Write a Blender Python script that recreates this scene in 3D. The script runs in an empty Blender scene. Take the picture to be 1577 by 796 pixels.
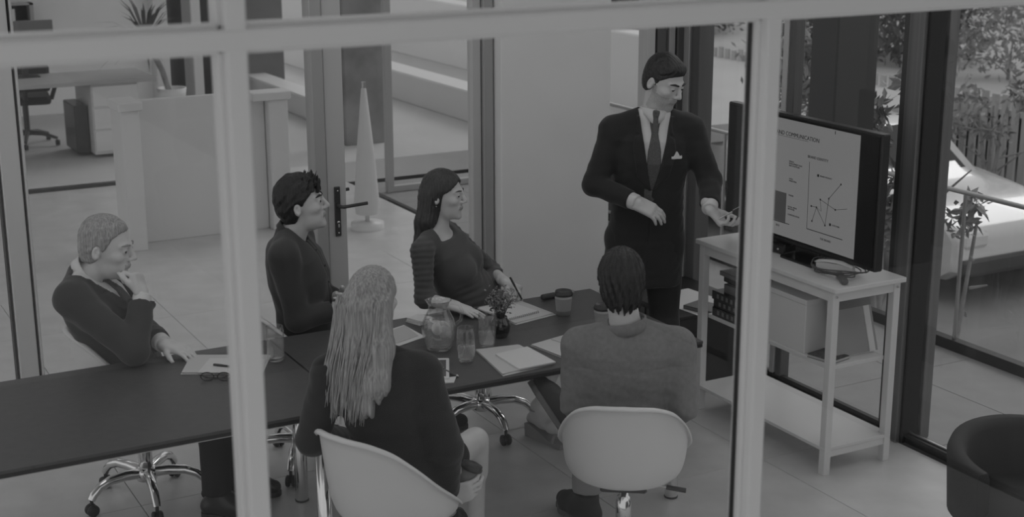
import bpy, bmesh, math, random
import numpy as np
from mathutils import Vector, Matrix
random.seed(7); np.random.seed(7)
scene = bpy.context.scene
COL = scene.collection
# ------------------------------------------------------------------ camera, sky, sun, exposure
cam_d = bpy.data.cameras.new('camera'); cam = bpy.data.objects.new('camera', cam_d); COL.objects.link(cam)
scene.camera = cam
cam_d.sensor_width = 36.0; cam_d.lens = 2220.3 / 1577 * 36.0
cam_d.clip_start = 0.05; cam_d.clip_end = 400
PITCH, ROLL, YAW = math.radians(14.9236), math.radians(-0.162), math.radians(28.4986)
def cam_axes():
    fw = Vector((math.sin(YAW)*math.cos(PITCH), math.cos(YAW)*math.cos(PITCH), -math.sin(PITCH)))
    r = Vector((math.cos(YAW), -math.sin(YAW), 0)); u = r.cross(fw)
    c, s = math.cos(ROLL), math.sin(ROLL)
    return c*r + s*u, -s*r + c*u, fw
r_, u_, f_ = cam_axes()
cam.matrix_world = Matrix(((r_.x, u_.x, -f_.x, 0), (r_.y, u_.y, -f_.y, 0), (r_.z, u_.z, -f_.z, 2.68), (0, 0, 0, 1)))
cam_d.dof.use_dof = True; cam_d.dof.focus_distance = 6.3; cam_d.dof.aperture_fstop = 4.0
world = bpy.data.worlds.new('sky'); scene.world = world; world.use_nodes = True
bg = world.node_tree.nodes['Background']; bg.inputs[0].default_value = (.9, .9, .9, 1); bg.inputs[1].default_value = 1.0
sun_d = bpy.data.lights.new('sun', 'SUN'); sun_d.energy = 0.8; sun_d.angle = math.radians(25)
sun = bpy.data.objects.new('sun', sun_d); COL.objects.link(sun)
sun.rotation_euler = Vector((-0.72, -0.35, -0.75)).to_track_quat('-Z', 'Y').to_euler()
sun.location = (8, 8, 9)
vs = scene.view_settings
vs.view_transform = 'Standard'; vs.look = 'None'; vs.exposure = -0.66; vs.gamma = 1.0; vs.use_curve_mapping = False
scene.cycles.transparent_max_bounces = 32
scene.cycles.max_bounces = 8

# ------------------------------------------------------------------ materials
MATS = {}
def mat(name, g, rough=.5, metal=0.0, noise=0.0, nscale=8.0, bump=0.0, bscale=60.0, spec=.5, stretch=None, coat=0.0, sheen=0.0):
    if name in MATS: return MATS[name]
    m = bpy.data.materials.new(name); m.use_nodes = True
    nt = m.node_tree; b = nt.nodes['Principled BSDF']
    b.inputs['Base Color'].default_value = (g, g, g, 1)
    b.inputs['Roughness'].default_value = rough; b.inputs['Metallic'].default_value = metal
    b.inputs['Specular IOR Level'].default_value = spec
    b.inputs['Coat Weight'].default_value = coat
    b.inputs['Sheen Weight'].default_value = sheen
    if noise or bump:
        tc = nt.nodes.new('ShaderNodeTexCoord'); mp = nt.nodes.new('ShaderNodeMapping')
        nt.links.new(tc.outputs['Object'], mp.inputs['Vector'])
        if stretch: mp.inputs['Scale'].default_value = stretch
    if noise:
        n = nt.nodes.new('ShaderNodeTexNoise'); n.inputs['Scale'].default_value = nscale; n.inputs['Detail'].default_value = 6
        nt.links.new(mp.outputs['Vector'], n.inputs['Vector'])
        r = nt.nodes.new('ShaderNodeMapRange')
        r.inputs['From Min'].default_value = .25; r.inputs['From Max'].default_value = .75
        r.inputs['To Min'].default_value = g*(1-noise); r.inputs['To Max'].default_value = g*(1+noise)
        nt.links.new(n.outputs['Fac'], r.inputs['Value']); nt.links.new(r.outputs['Result'], b.inputs['Base Color'])
    if bump:
        n2 = nt.nodes.new('ShaderNodeTexNoise'); n2.inputs['Scale'].default_value = bscale; n2.inputs['Detail'].default_value = 4
        nt.links.new(mp.outputs['Vector'], n2.inputs['Vector'])
        bp = nt.nodes.new('ShaderNodeBump'); bp.inputs['Strength'].default_value = bump; bp.inputs['Distance'].default_value = .01
        nt.links.new(n2.outputs['Fac'], bp.inputs['Height']); nt.links.new(bp.outputs['Normal'], b.inputs['Normal'])
    MATS[name] = m; return m
def glass(name, tint=.97, ior=1.45, rough=0.0, gain=1.0, milk=0.0):
    """thin clear glass: fresnel mix of see-through and mirror"""
    if name in MATS: return MATS[name]
    m = bpy.data.materials.new(name); m.use_nodes = True; nt = m.node_tree
    for n in list(nt.nodes): nt.nodes.remove(n)
    o = nt.nodes.new('ShaderNodeOutputMaterial'); mx = nt.nodes.new('ShaderNodeMixShader')
    t = nt.nodes.new('ShaderNodeBsdfTransparent'); t.inputs[0].default_value = (tint, tint, tint, 1)
    g = nt.nodes.new('ShaderNodeBsdfGlossy'); g.inputs['Roughness'].default_value = rough; g.inputs[0].default_value = (.95,)*3 + (1,)
    f = nt.nodes.new('ShaderNodeFresnel'); f.inputs['IOR'].default_value = ior
    mu = nt.nodes.new('ShaderNodeMath'); mu.operation = 'MULTIPLY'; mu.inputs[1].default_value = gain
    ge = nt.nodes.new('ShaderNodeNewGeometry'); mr = nt.nodes.new('ShaderNodeMapRange')   # same reflectance from both sides
    mr.inputs['To Min'].default_value = ior; mr.inputs['To Max'].default_value = 1/ior
    nt.links.new(ge.outputs['Backfacing'], mr.inputs['Value']); nt.links.new(mr.outputs['Result'], f.inputs['IOR'])
    nt.links.new(f.outputs[0], mu.inputs[0]); nt.links.new(mu.outputs[0], mx.inputs[0])
    nt.links.new(t.outputs[0], mx.inputs[1]); nt.links.new(g.outputs[0], mx.inputs[2]); nt.links.new(mx.outputs[0], o.inputs[0])
    if milk:                                            # cloudy share: scatters light
        df = nt.nodes.new('ShaderNodeBsdfDiffuse'); df.inputs[0].default_value = (.8, .8, .8, 1); m2 = nt.nodes.new('ShaderNodeMixShader'); m2.inputs[0].default_value = milk
        nt.links.new(mx.outputs[0], m2.inputs[1]); nt.links.new(df.outputs[0], m2.inputs[2]); nt.links.new(m2.outputs[0], o.inputs[0])
    MATS[name] = m; return m
def emit(name, g, s=1.0):
    if name in MATS: return MATS[name]
    m = bpy.data.materials.new(name); m.use_nodes = True; nt = m.node_tree
    b = nt.nodes['Principled BSDF']; b.inputs['Base Color'].default_value = (.02, .02, .02, 1)
    b.inputs['Roughness'].default_value = .25
    b.inputs['Emission Color'].default_value = (g, g, g, 1); b.inputs['Emission Strength'].default_value = s
    MATS[name] = m; return m

# ------------------------------------------------------------------ object helpers
def tag(o, label=None, cat=None, group=None, kind=None):
    if label: o['label'] = label
    if cat: o['category'] = cat
    if group: o['group'] = group
    if kind: o['kind'] = kind
    return o
def empty(name, loc=(0, 0, 0), rz=0.0, label=None, cat=None, group=None):
    o = bpy.data.objects.new(name, None); COL.objects.link(o); o.location = loc; o.rotation_euler = (0, 0, rz)
    o.empty_display_size = .05
    return tag(o, label, cat, group)
def link_mesh(name, me, m=None, parent=None):
    o = bpy.data.objects.new(name, me); COL.objects.link(o)
    if m is not None:
        for x in (m if isinstance(m, (list, tuple)) else [m]): me.materials.append(x)
    if parent is not None: o.parent = parent
    return o
def copy_tree(o, parent=None):
    c = o.copy(); COL.objects.link(c); c.parent = parent
    for ch in list(o.children): copy_tree(ch, c)
    return c
class MB:
    """collects shapes into one mesh"""
    def __init__(s): s.v = []; s.f = []; s.sm = []
    def add(s, vs_, fs, smooth=False):
        k = len(s.v); s.v += [tuple(p) for p in vs_]; s.f += [tuple(i+k for i in q) for q in fs]; s.sm += [smooth]*len(fs); return s
    def box(s, lo, hi, M=None, ch=0.0):
        x0, y0, z0 = lo; x1, y1, z1 = hi
        if ch <= 0:
            v = [(x0,y0,z0),(x1,y0,z0),(x1,y1,z0),(x0,y1,z0),(x0,y0,z1),(x1,y0,z1),(x1,y1,z1),(x0,y1,z1)]
            f = [(0,3,2,1),(4,5,6,7),(0,1,5,4),(1,2,6,5),(2,3,7,6),(3,0,4,7)]
        else:
            c = min(ch, (x1-x0)*.45, (y1-y0)*.45, (z1-z0)*.45)
            def ring(z, i): return [(x0+i+c*0,y0+i+c,z),(x0+i+c,y0+i,z),(x1-i-c,y0+i,z),(x1-i,y0+i+c,z),(x1-i,y1-i-c,z),(x1-i-c,y1-i,z),(x0+i+c,y1-i,z),(x0+i,y1-i-c,z)]
            v = ring(z0, c*.5) + ring(z0+c, 0) + ring(z1-c, 0) + ring(z1, c*.5)
            f = [tuple(range(7,-1,-1)), tuple(range(24,32))]
            for k in range(3):
                for j in range(8): f.append((k*8+j, k*8+(j+1)%8, k*8+8+(j+1)%8, k*8+8+j))
        if M is not None: v = [M @ Vector(p) for p in v]
        return s.add(v, f)
    def tube(s, pts, r, n=12, cap=True):
        pts = [Vector(p) for p in pts]; rs = r if isinstance(r, (list, tuple)) else [r]*len(pts)
        base = len(pts); v = []; up = None
        for i, p in enumerate(pts):
            d = (pts[min(i+1, base-1)] - pts[max(i-1, 0)]).normalized()
            if up is None: up = d.orthogonal().normalized()
            up = (up - d*up.dot(d)).normalized(); w = d.cross(up)
            for k in range(n):
                a = 2*math.pi*k/n; v.append(p + (up*math.cos(a) + w*math.sin(a))*rs[i])
        f = []
        for i in range(base-1):
            for k in range(n): f.append((i*n+k, i*n+(k+1)%n, (i+1)*n+(k+1)%n, (i+1)*n+k))
        s.add(v, f, True)
        if cap:
            s.add(v[:n], [tuple(range(n-1, -1, -1))]); s.add(v[-n:], [tuple(range(n))])
        return s
    def lathe(s, prof, n=24, c=(0, 0, 0), M=None, smooth=True):
        v = []; f = []
        for (r, z) in prof:
            for k in range(n):
                a = 2*math.pi*k/n; p = Vector((r*math.cos(a), r*math.sin(a), z))
                if M is not None: p = M @ p
                v.append(p + Vector(c))
        for i in range(len(prof)-1):
            for k in range(n): f.append((i*n+k, i*n+(k+1)%n, (i+1)*n+(k+1)%n, (i+1)*n+k))
        s.add(v, f, smooth); 
        if prof[0][0] > 1e-5: s.add(v[:n], [tuple(range(n-1, -1, -1))])
        if prof[-1][0] > 1e-5: s.add(v[-n:], [tuple(range(n))])
        return s
    def prism(s, poly, z0, z1, M=None):
        n = len(poly); v = [(x, y, z0) for x, y in poly] + [(x, y, z1) for x, y in poly]
        if M is not None: v = [M @ Vector(p) for p in v]
        return s.add(v, [tuple(range(n-1, -1, -1)), tuple(range(n, 2*n))] + [(i, (i+1) % n, n+(i+1) % n, n+i) for i in range(n)])
    def grid(s, V, smooth=True, closed_u=False):
        nu, nv = len(V), len(V[0]); v = [p for row in V for p in row]; f = []
        for i in range(nu if closed_u else nu-1):
            for j in range(nv-1): f.append((i*nv+j, ((i+1) % nu)*nv+j, ((i+1) % nu)*nv+j+1, i*nv+j+1))
        return s.add(v, f, smooth)
    def build(s, name, m, parent=None):
        me = bpy.data.meshes.new(name); me.from_pydata(s.v, [], s.f)
        me.polygons.foreach_set('use_smooth', s.sm); me.update()
        return link_mesh(name, me, m, parent)
def box_obj(name, lo, hi, m, parent=None, ch=0.0): return MB().box(lo, hi, ch=ch).build(name, m, parent)
def struct(o): o['kind'] = 'structure'; return o
def frame_mat(origin, x, z=(0, 0, 1)):
    """matrix with x axis = x, z close to z"""
    x = Vector(x).normalized(); z = Vector(z); z = (z - x*z.dot(x)).normalized(); y = z.cross(x)
    return Matrix(((x.x, y.x, z.x, origin[0]), (x.y, y.y, z.y, origin[1]), (x.z, y.z, z.z, origin[2]), (0, 0, 0, 1)))

# ------------------------------------------------------------------ implicit surfaces -> mesh (for bodies, clothes, hair)
def V3(p): return np.array(p, dtype=np.float64)
def unit(v): v = V3(v); return v/np.linalg.norm(v)
def cone(P, a, b, ra, rb):
    a = V3(a); b = V3(b); ba = b-a; q = P-a; h = np.clip(q@ba/(ba@ba), 0, 1)
    return np.sqrt(((q-h[:, None]*ba)**2).sum(1)) - (ra+(rb-ra)*h)
def ell(P, c, r, R=None):
    q = P-V3(c)
    if R is not None: q = q@np.asarray(R).T
    r = V3(r); k0 = np.sqrt(((q/r)**2).sum(1)); k1 = np.sqrt(((q/(r*r))**2).sum(1))+1e-9
    return k0*(k0-1)/k1
def rbox(P, c, R, half, rad):
    q = np.abs((P-V3(c))@np.asarray(R).T)-(V3(half)-rad)
    return np.sqrt((np.maximum(q, 0)**2).sum(1))+np.minimum(q.max(1), 0)-rad
def smin(a, b, k):
    h = np.clip(.5+.5*(b-a)/k, 0, 1); return b*(1-h)+a*h-k*h*(1-h)
def smax(a, b, k): return -smin(-a, -b, k)
def ss(x, a, b):
    t = np.clip((x-a)/(b-a), 0, 1); return t*t*(3-2*t)
def wob(P, f, seed):
    rs = np.random.RandomState(seed); o = np.zeros(len(P))
    for k in range(5):
        d = rs.normal(size=3); d /= np.linalg.norm(d); o += np.sin(P@d*f*(.7+.25*k)+rs.uniform(0, 6.28))
    return o/5
def polygonise(fn, lo, hi, h):
    lo = V3(lo); hi = V3(hi); nb = np.maximum(np.ceil((hi-lo)/(4*h)).astype(int), 2); n = nb*4
    ii = [np.arange(k+1) for k in nb]
    G = np.stack(np.meshgrid(*ii, indexing='ij'), -1).reshape(-1, 3)
    c = fn(lo+G*4*h).reshape(nb+1)
    mn = np.full(nb, 1e9)
    for dx in (0, 1):
        for dy in (0, 1):
            for dz in (0, 1): mn = np.minimum(mn, np.abs(c[dx:dx+nb[0], dy:dy+nb[1], dz:dz+nb[2]]))
    act = np.argwhere(mn < 4*h*1.9)
    val = np.repeat(np.repeat(np.repeat(c[:-1, :-1, :-1], 4, 0), 4, 1), 4, 2).astype(np.float32)
    o = np.stack(np.meshgrid(*[np.arange(4)]*3, indexing='ij'), -1).reshape(-1, 3)
    idx = (act[:, None, :]*4+o[None]).reshape(-1, 3)
    out = np.empty(len(idx))
    for s in range(0, len(idx), 400000): out[s:s+400000] = fn(lo+idx[s:s+400000]*h)
    val[idx[:, 0], idx[:, 1], idx[:, 2]] = out
    S = val < 0
    cnt = np.zeros(n-1, np.int8)
    for dx in (0, 1):
        for dy in (0, 1):
            for dz in (0, 1): cnt += S[dx:dx+n[0]-1, dy:dy+n[1]-1, dz:dz+n[2]-1]
    cells = np.argwhere((cnt > 0) & (cnt < 8)); N = len(cells)
    vid = np.full(n-1, -1, np.int32); vid[cells[:, 0], cells[:, 1], cells[:, 2]] = np.arange(N)
    acc = np.zeros((N, 3)); num = np.zeros(N)
    E = []
    for a in range(3):
        for p in (0, 1):
            for q in (0, 1):
                o0 = [0, 0, 0]; o0[(a+1) % 3] = p; o0[(a+2) % 3] = q; o1 = list(o0); o1[a] = 1; E.append((o0, o1))
    for o0, o1 in E:
        i0 = cells+o0; i1 = cells+o1
        a = val[i0[:, 0], i0[:, 1], i0[:, 2]]; b = val[i1[:, 0], i1[:, 1], i1[:, 2]]
        m = (a < 0) != (b < 0); t = np.where(m, a/np.where(m, a-b, 1), 0)
        acc += np.where(m[:, None], np.array(o0)+t[:, None]*(np.array(o1)-np.array(o0)), 0); num += m
    verts = lo+(cells+acc/np.maximum(num, 1)[:, None])*h
    F = []
    for a in range(3):
        b1, c1 = (a+1) % 3, (a+2) % 3
        sl0 = [slice(None)]*3; sl1 = [slice(None)]*3; sl0[a] = slice(0, -1); sl1[a] = slice(1, None)
        A = S[tuple(sl0)]; Bm = S[tuple(sl1)]; e = np.argwhere(A != Bm)
        e = e[(e[:, b1] > 0) & (e[:, c1] > 0) & (e[:, b1] < n[b1]-1) & (e[:, c1] < n[c1]-1)]
        flip = A[e[:, 0], e[:, 1], e[:, 2]]
        def g(db, dc):
            q = e.copy(); q[:, b1] -= db; q[:, c1] -= dc; return vid[q[:, 0], q[:, 1], q[:, 2]]
        q = np.stack([g(1, 1), g(0, 1), g(0, 0), g(1, 0)], 1)
        q[~flip] = q[~flip][:, ::-1]; F.append(q)
    F = np.concatenate(F); F = F[(F >= 0).all(1)]
    return verts, F
def relax(v, F, it, lam=.5):
    a = np.concatenate([F[:, 0], F[:, 1], F[:, 2], F[:, 3]]); b = np.concatenate([F[:, 1], F[:, 2], F[:, 3], F[:, 0]])
    n = np.bincount(a, minlength=len(v))+np.bincount(b, minlength=len(v)); n = np.maximum(n, 1)
    for k in range(it):
        for l in (lam, -lam*1.04):
            s = np.stack([np.bincount(a, v[b, c], len(v))+np.bincount(b, v[a, c], len(v)) for c in range(3)], 1)
            v = v+l*(s/n[:, None]-v)
    return v
def mesh_from(name, verts, F, m, parent=None, mfn=None, smooth=True, it=2):
    verts = relax(verts, F, it)
    me = bpy.data.meshes.new(name); me.vertices.add(len(verts)); me.vertices.foreach_set('co', verts.astype(np.float32).ravel())
    me.loops.add(F.size); me.loops.foreach_set('vertex_index', F.astype(np.int32).ravel())
    me.polygons.add(len(F)); me.polygons.foreach_set('loop_start', np.arange(len(F), dtype=np.int32)*4)
    me.polygons.foreach_set('use_smooth', np.full(len(F), smooth))
    o = link_mesh(name, me, m, parent)
    if mfn is not None: me.polygons.foreach_set('material_index', mfn(verts[F].mean(1)).astype(np.int32))
    me.update(); me.validate()
    return o
# ------------------------------------------------------------------ people
RV = V3((.8788, -.4771, 0)); WV = V3((.4771, .8788, 0)); ZV = V3((0, 0, 1))
def dirv(a, b, c): return unit(RV*a+WV*b+ZV*c)
PROF = {
 'm': dict(h=[-.25, -.1, 0, .2, .42, .65, .82, .93, 1.03], w=[.13, .165, .17, .158, .152, .172, .172, .12, .06],
           d=[.09, .11, .118, .112, .105, .118, .105, .082, .055], f=[0, 0, 0, .01, .014, .016, .004, -.01, -.015]),
 'f': dict(h=[-.25, -.1, 0, .2, .42, .65, .82, .93, 1.03], w=[.13, .17, .172, .145, .122, .14, .142, .10, .05],
           d=[.09, .11, .115, .10, .088, .098, .09, .07, .045], f=[0, 0, 0, .005, .006, .01, .0, -.01, -.015])}
def near(P, c, rad, fn):
    """evaluate fn only close to c; elsewhere a safe lower bound"""
    dist = np.sqrt(((P-V3(c))**2).sum(1)); out = dist-rad*.75; m = dist < rad
    if m.any(): out[m] = fn(P[m])
    return out
class Fig:
    def __init__(s, base, J, sex='m', arm=1.0, hs=None):
        s.o = V3((base[0], base[1], 0)); s.J = {k: V3(v) for k, v in J.items()}; s.sex = sex
        J = s.J; s.p, s.n = J['pelvis'], J['neck']; s.L = np.linalg.norm(s.n-s.p); s.U = (s.n-s.p)/s.L
        x = J['shR']-J['shL']; s.S = unit(x-s.U*(x@s.U)); s.Fv = np.cross(s.U, s.S)
        s.hf = unit(J['hf']); u = V3(J.get('hu', (0, 0, 1))); s.hu = unit(u-s.hf*(u@s.hf)); s.hr = np.cross(s.hf, s.hu)
        s.hc = J['head']; s.HR = np.stack([s.hr, s.hf, s.hu]); s.pr = PROF[sex]
        s.arm = arm*(1.0 if sex == 'm' else .82); s.hs = hs or (1.0 if sex == 'm' else .93)
        s.hands = {}
    def tl(s, P): q = P-s.p; return q@s.S, q@s.Fv, (q@s.U)/s.L
    def torso(s, P, g=0.0, hmin=-.25, hmax=1.03, skirt=False, loc=None):
        x, y, h = loc if loc is not None else s.tl(P); pr = s.pr
        w = np.interp(h, pr['h'], pr['w'])+g; d = np.interp(h, pr['h'], pr['d'])+g; f = np.interp(h, pr['h'], pr['f'])
        if skirt:
            w = np.where(h < 0, pr['w'][2]+g+.01*(-h), w); d = np.where(h < 0, pr['d'][2]+g+.01*(-h), d)
        e = 2.4; rr = ((np.abs(x)/w)**e+(np.abs(y-f)/d)**e)**(1/e)
        dd = (rr-1)*np.minimum(w, d)*.95
        if s.sex == 'f':
            for k in (-1, 1): dd = smin(dd, ell(np.stack([x, y, h*s.L], 1), (k*.065, .085, .62*s.L), (.052+g, .040+g, .052+g)), .035)
        return smax(dd, np.maximum((hmin-h), (h-hmax))*s.L, .02)
    def traps(s, P, g=0.0):
        J = s.J; d = None
        for k in 'RL':
            c = cone(P, s.n+s.U*.01, J['sh'+k], .046*s.arm+g, .055*s.arm+g); d = c if d is None else smin(d, c, .02)
        return d
    def armd(s, P, k, g=0.0, end=0.0):
        J = s.J; a, b, c = J['sh'+k], J['el'+k], J['wr'+k]; t = s.arm
        c2 = c-unit(c-b)*end
        ax = unit(c-b); fa = cone(P, b, c2+ax*.02, .039*t+g, (.028*t if g <= 0 else .031*t)+g)
        if g > 0: fa = smax(fa, (P-c2)@ax, .004)
        return smin(cone(P, a, b, .053*t+g, .040*t+g), fa, .025)
    def legd(s, P, k, g=0.0, end=0.0):
        J = s.J; a, b, c = J['hip'+k], J['kn'+k], J['an'+k]; t = 1.0 if s.sex == 'm' else .92
        c2 = c-unit(c-b)*end; m = b+(c-b)*.3
        d = smin(cone(P, a, b, .088*t+g, .057*t+g), cone(P, b, c2, .05*t+g, .036*t+g), .03)
        if g > .01: d = smin(cone(P, a, b, .088*t+g, .057*t+g), smax(cone(P, b, c2+unit(c-b)*.03, .053*t+g, .04*t+g), (P-c2)@unit(c-b), .004), .03)
        return smin(d, cone(P, b+(m-b)*.4, m, .054*t+g, .052*t+g), .03)
    def hl(s, P): return (P-s.hc)@s.HR.T/s.hs
    def headd(s, P):
        q = s.hl(P); f = s.sex == 'f'
        d = ell(q, (0, -.012, .035), (.074, .094, .088))
        d = smin(d, ell(q, (0, .022, -.03), (.060, .070, .090)), .03)
        d = smin(d, ell(q, (0, .03, -.075), (.044 if f else .05, .052, .038)), .025)
        d = smin(d, ell(q, (0, .076, -.102), (.018 if f else .023, .015, .015)), .022)
        for k in (-1, 1):
            d = smin(d, ell(q, (k*.043, .056, -.018), (.02, .024, .018)), .02)
            d = smax(d, -ell(q, (k*.032, .107, .010), (.017, .014, .010)), .014)
            d = smin(d, ell(q, (k*.031, .080, .009), (.0125, .0125, .0115)), .003)
            d = smin(d, cone(q, (k*.012, .087, .030), (k*.044, .073, .028), .0085, .007), .014)
            d = smin(d, ell(q, (k*.0115, .099, -.027), (.008, .009, .008)), .008)
            ear = ell(q, (k*.079, -.014, -.006), (.011, .0165, .028)); ear = smax(ear, -ell(q, (k*.090, -.010, .000), (.0115, .0105, .019)), .003); ear = smin(ear, ell(q, (k*.079, -.006, -.004), (.005, .005, .006)), .004)
            d = smin(d, ear, .008)
        d = smin(d, cone(q, (0, .092, .020), (0, .113, -.020), .0075, .0105), .012)
        d = smin(d, cone(q, (-.017, .086, -.055), (.017, .086, -.055), .0085, .0085), .006)
        d = smin(d, ell(q, (0, .0935, -.0525), (.015, .007, .005)), .004)
        d = smin(d, ell(q, (0, .092, -.0615), (.014, .007, .0055)), .004)
        return d*s.hs*.9
    def neckd(s, P, g=0.0):
        r = .056 if s.sex == 'm' else .041
        return cone(P, s.n-s.U*.03, s.hc+s.HR.T@V3((0, -.02, -.055)), r+g+.006, r+g)
    def hand(s, k, d, n, curl=(.3, .4, .3), spread=.06, thumb=(.6, .7, .25), tcurl=.3, size=None, fingers=None):
        """prims of one hand: d = along the hand, n = where the palm faces"""
        sc = size or (1.0 if s.sex == 'm' else .88)
        d = unit(d); n = V3(n); n = unit(n-d*(n@d)); t = np.cross(d, n) if k == 'R' else np.cross(n, d)
        w = s.J['wr'+k]; pr = []
        def seg(a, ang_list, dd, lens, r0, r1):
            p = a; ang = 0; m = len(lens)
            for i, (l, c) in enumerate(zip(lens, ang_list)):
                ang += c; v = dd*math.cos(ang)+n*math.sin(ang); q = p+v*l*sc
                pr.append((p, q, (r0+(r1-r0)*i/m)*sc, (r0+(r1-r0)*(i+1)/m)*sc)); p = q
        for i, (off, base, lens) in enumerate([(.030, .092, (.042, .026, .02)), (.010, .096, (.046, .029, .021)), (-.010, .092, (.043, .026, .02)), (-.029, .083, (.033, .021, .018))]):
            cu = fingers[i] if fingers else curl
            dd = unit(d+t*spread*(1.5-i)*1.2)
            seg(w+(d*base+t*off)*sc, cu, dd, lens, .0098, .0072)
        td = unit(d*thumb[0]+t*thumb[1]+n*thumb[2]); a = w+(d*.028+t*.022+n*.006)*sc
        p = a
        for i, l in enumerate((.044, .032, .026)):
            v = unit(td+(d*.6+n*.5-t*.3)*tcurl*i); q = p+v*l*sc; pr.append((p, q, (.0155-.003*i)*sc, (.0125-.002*i)*sc)); p = q
        R = np.stack([t, d, n]); pc = w+d*.052*sc
        s.hands[k] = (pr, R, pc, sc, w, d)
    def handd(s, P, k):
        pr, R, pc, sc, w, d = s.hands[k]
        o = rbox(P, pc, R, (.042*sc, .052*sc, .0145*sc), .013*sc)
        o = smin(o, cone(P, w-d*.03, w+d*.03, .025*sc, .021*sc), .02)
        for a, b, ra, rb in pr[12:]: o = smin(o, cone(P, a, b, ra, rb), .008)
        f = None
        for i in range(4):
            g = None
            for a, b, ra, rb in pr[3*i:3*i+3]:
                c = cone(P, a, b, ra, rb); g = c if g is None else smin(g, c, .003)
            f = g if f is None else np.minimum(f, g)
        return smin(o, f, .006)
    def footd(s, P, k, g=0.0, shoe=True):
        J = s.J; a = J['an'+k]; toe = J['toe'+k]; up = V3(J.get('fu'+k, (0, 0, 1)))
        f = toe-a; f = unit(f-up*(f@up)); side = np.cross(f, up)
        sole = a-up*.075
        heel = sole-f*.035+up*.035; ball = sole+f*.12+up*.03; tip = sole+f*.175+up*.026
        r = .036+g
        d = smin(cone(P, heel, ball, r, r), cone(P, ball, tip, r+.002, .026+g), .02)
        d = smin(d, cone(P, a+up*.03, sole+f*.05+up*.045, .04+g, .04+g), .04)
        d = smin(d, cone(P, ball+side*.018, ball-side*.018, .03+g, .03+g), .02)
        q = (P-sole)@up
        return smax(d, -(q-(-.003 if shoe else .0)), .006)
    def body(s, P):
        d = smin(s.torso(P, -.008), s.traps(P, -.008), .04)
        d = smin(d, s.neckd(P), .02)
        for k in 'RL':
            d = smin(d, s.armd(P, k, -.004 if s.sex == 'm' else 0.0), .025)
            d = smin(d, s.legd(P, k, -.004), .03)
            d = smin(d, near(P, s.J['an'+k], .34, lambda Q: s.footd(Q, k, -.006, False)), .02)
        d = smin(d, near(P, s.hc, .28, s.headd), .012)
        for k in 'RL':
            if k in s.hands: d = smin(d, near(P, s.hands[k][2], .26, lambda Q: s.handd(Q, k)), .012)
        return d
    def bounds(s, m=.13):
        A = np.array([v for k, v in s.J.items() if k[:2] in ('pe', 'ne', 'he', 'sh', 'el', 'wr', 'hi', 'kn', 'an', 'to')]+[s.hands[k][2]+s.hands[k][5]*.14 for k in s.hands]+[s.hc+ZV*.03])
        return A.min(0)-m, A.max(0)+m
    def make(s, fn, name, m, h, lo=None, hi=None, mfn=None, parent=None):
        l, u = s.bounds()
        lo = l if lo is None else V3(lo); hi = u if hi is None else V3(hi)
        v, F = polygonise(fn, lo, hi, h)
        return mesh_from(name, v-s.o, F, m, parent or s.root, (lambda c: mfn(c+s.o)) if mfn else None)
    def skin_faces(s, c):
        q = s.hl(c); out = np.zeros(len(c), int)
        for k in (-1, 1):
            out[ell(q, (k*.031, .0915, .0085), (.0125, .012, .0052)) < 0] = 2
        out[(np.abs(q[:, 0]) < .024) & (q[:, 1] > .085) & (q[:, 2] > -.069) & (q[:, 2] < -.048)] = 1
        if getattr(s, 'stubble', False):
            b = (q[:, 2] < -.036) & (q[:, 2] > -.114) & (q[:, 1] > -.005) & (out == 0) & (np.sqrt((q**2).sum(1)) < .17)
            b &= ~((np.abs(q[:, 0]) < .03) & (q[:, 2] > -.043))
            b |= (q[:, 1] > -.005) & (q[:, 1] < .022) & (q[:, 2] < 0) & (q[:, 2] > -.1) & (np.abs(q[:, 0]) > .05) & (np.abs(q[:, 0]) < .075)
            out[b] = 3
        return out
    def brows(s, m, t=.0045):
        def fn(P):
            q = s.hl(P); d = None
            for k in (-1, 1):
                c = np.minimum(cone(q, (k*.014, .0955, .032), (k*.033, .089, .036), t*.8, t), cone(q, (k*.033, .089, .036), (k*.050, .074, .031), t, t*.5))
                d = c if d is None else np.minimum(d, c)
            return d
        s.make(fn, 'eyebrows', m, .0025, s.hc-.13, s.hc+.13)
    # ---- clothes
    def jacket(s, P, g=.020, vb=.42, vw=.062, sleeve_end=.02, hmin=-.3, skirt=True, lap=True, wr=.0035, nkg=.014):
        x, y, h = loc = s.tl(P)
        d = smin(s.torso(P, g, hmin, 1.0, skirt, loc), s.traps(P, g*.75), .035)
        for k in 'RL': d = smin(d, s.armd(P, k, g*.9, sleeve_end), .03)
        d = d+wr*wob(P, 42, 3)+wr*.7*wob(P, 95, 5)
        if vb is not None:
            tt = np.clip((h-vb)/(1.0-vb), 0, 1.2); wv = vw*(tt**.8)
            if lap:
                lw = .055*np.clip((h-vb)/.12, 0, 1)*np.clip((1.02-h)/.25, .25, 1)
                notch = (h > .86) & (h < .885)
                lapd = np.maximum(np.maximum(np.abs(x)-wv-lw*(1-.5*notch), -(y-.02)), np.maximum(d-.009, (h-1.02)*s.L))
                lapd = np.maximum(lapd, (vb-h)*s.L)
                d = np.minimum(d, lapd)
            V = np.maximum(np.maximum(np.abs(x)-wv, (vb-h)*s.L), -(y-.0))
            d = smax(d, -V, .004)
            seam = np.maximum(np.abs(x-.004)-.0022, np.maximum(h-vb, -y)*s.L)
            d = smax(d, -np.maximum(seam, -(d+.006)), .002)
        nk = s.neckd(P, nkg)
        return smax(d, -np.maximum(nk, -(h-.9)*s.L), .006)
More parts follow.
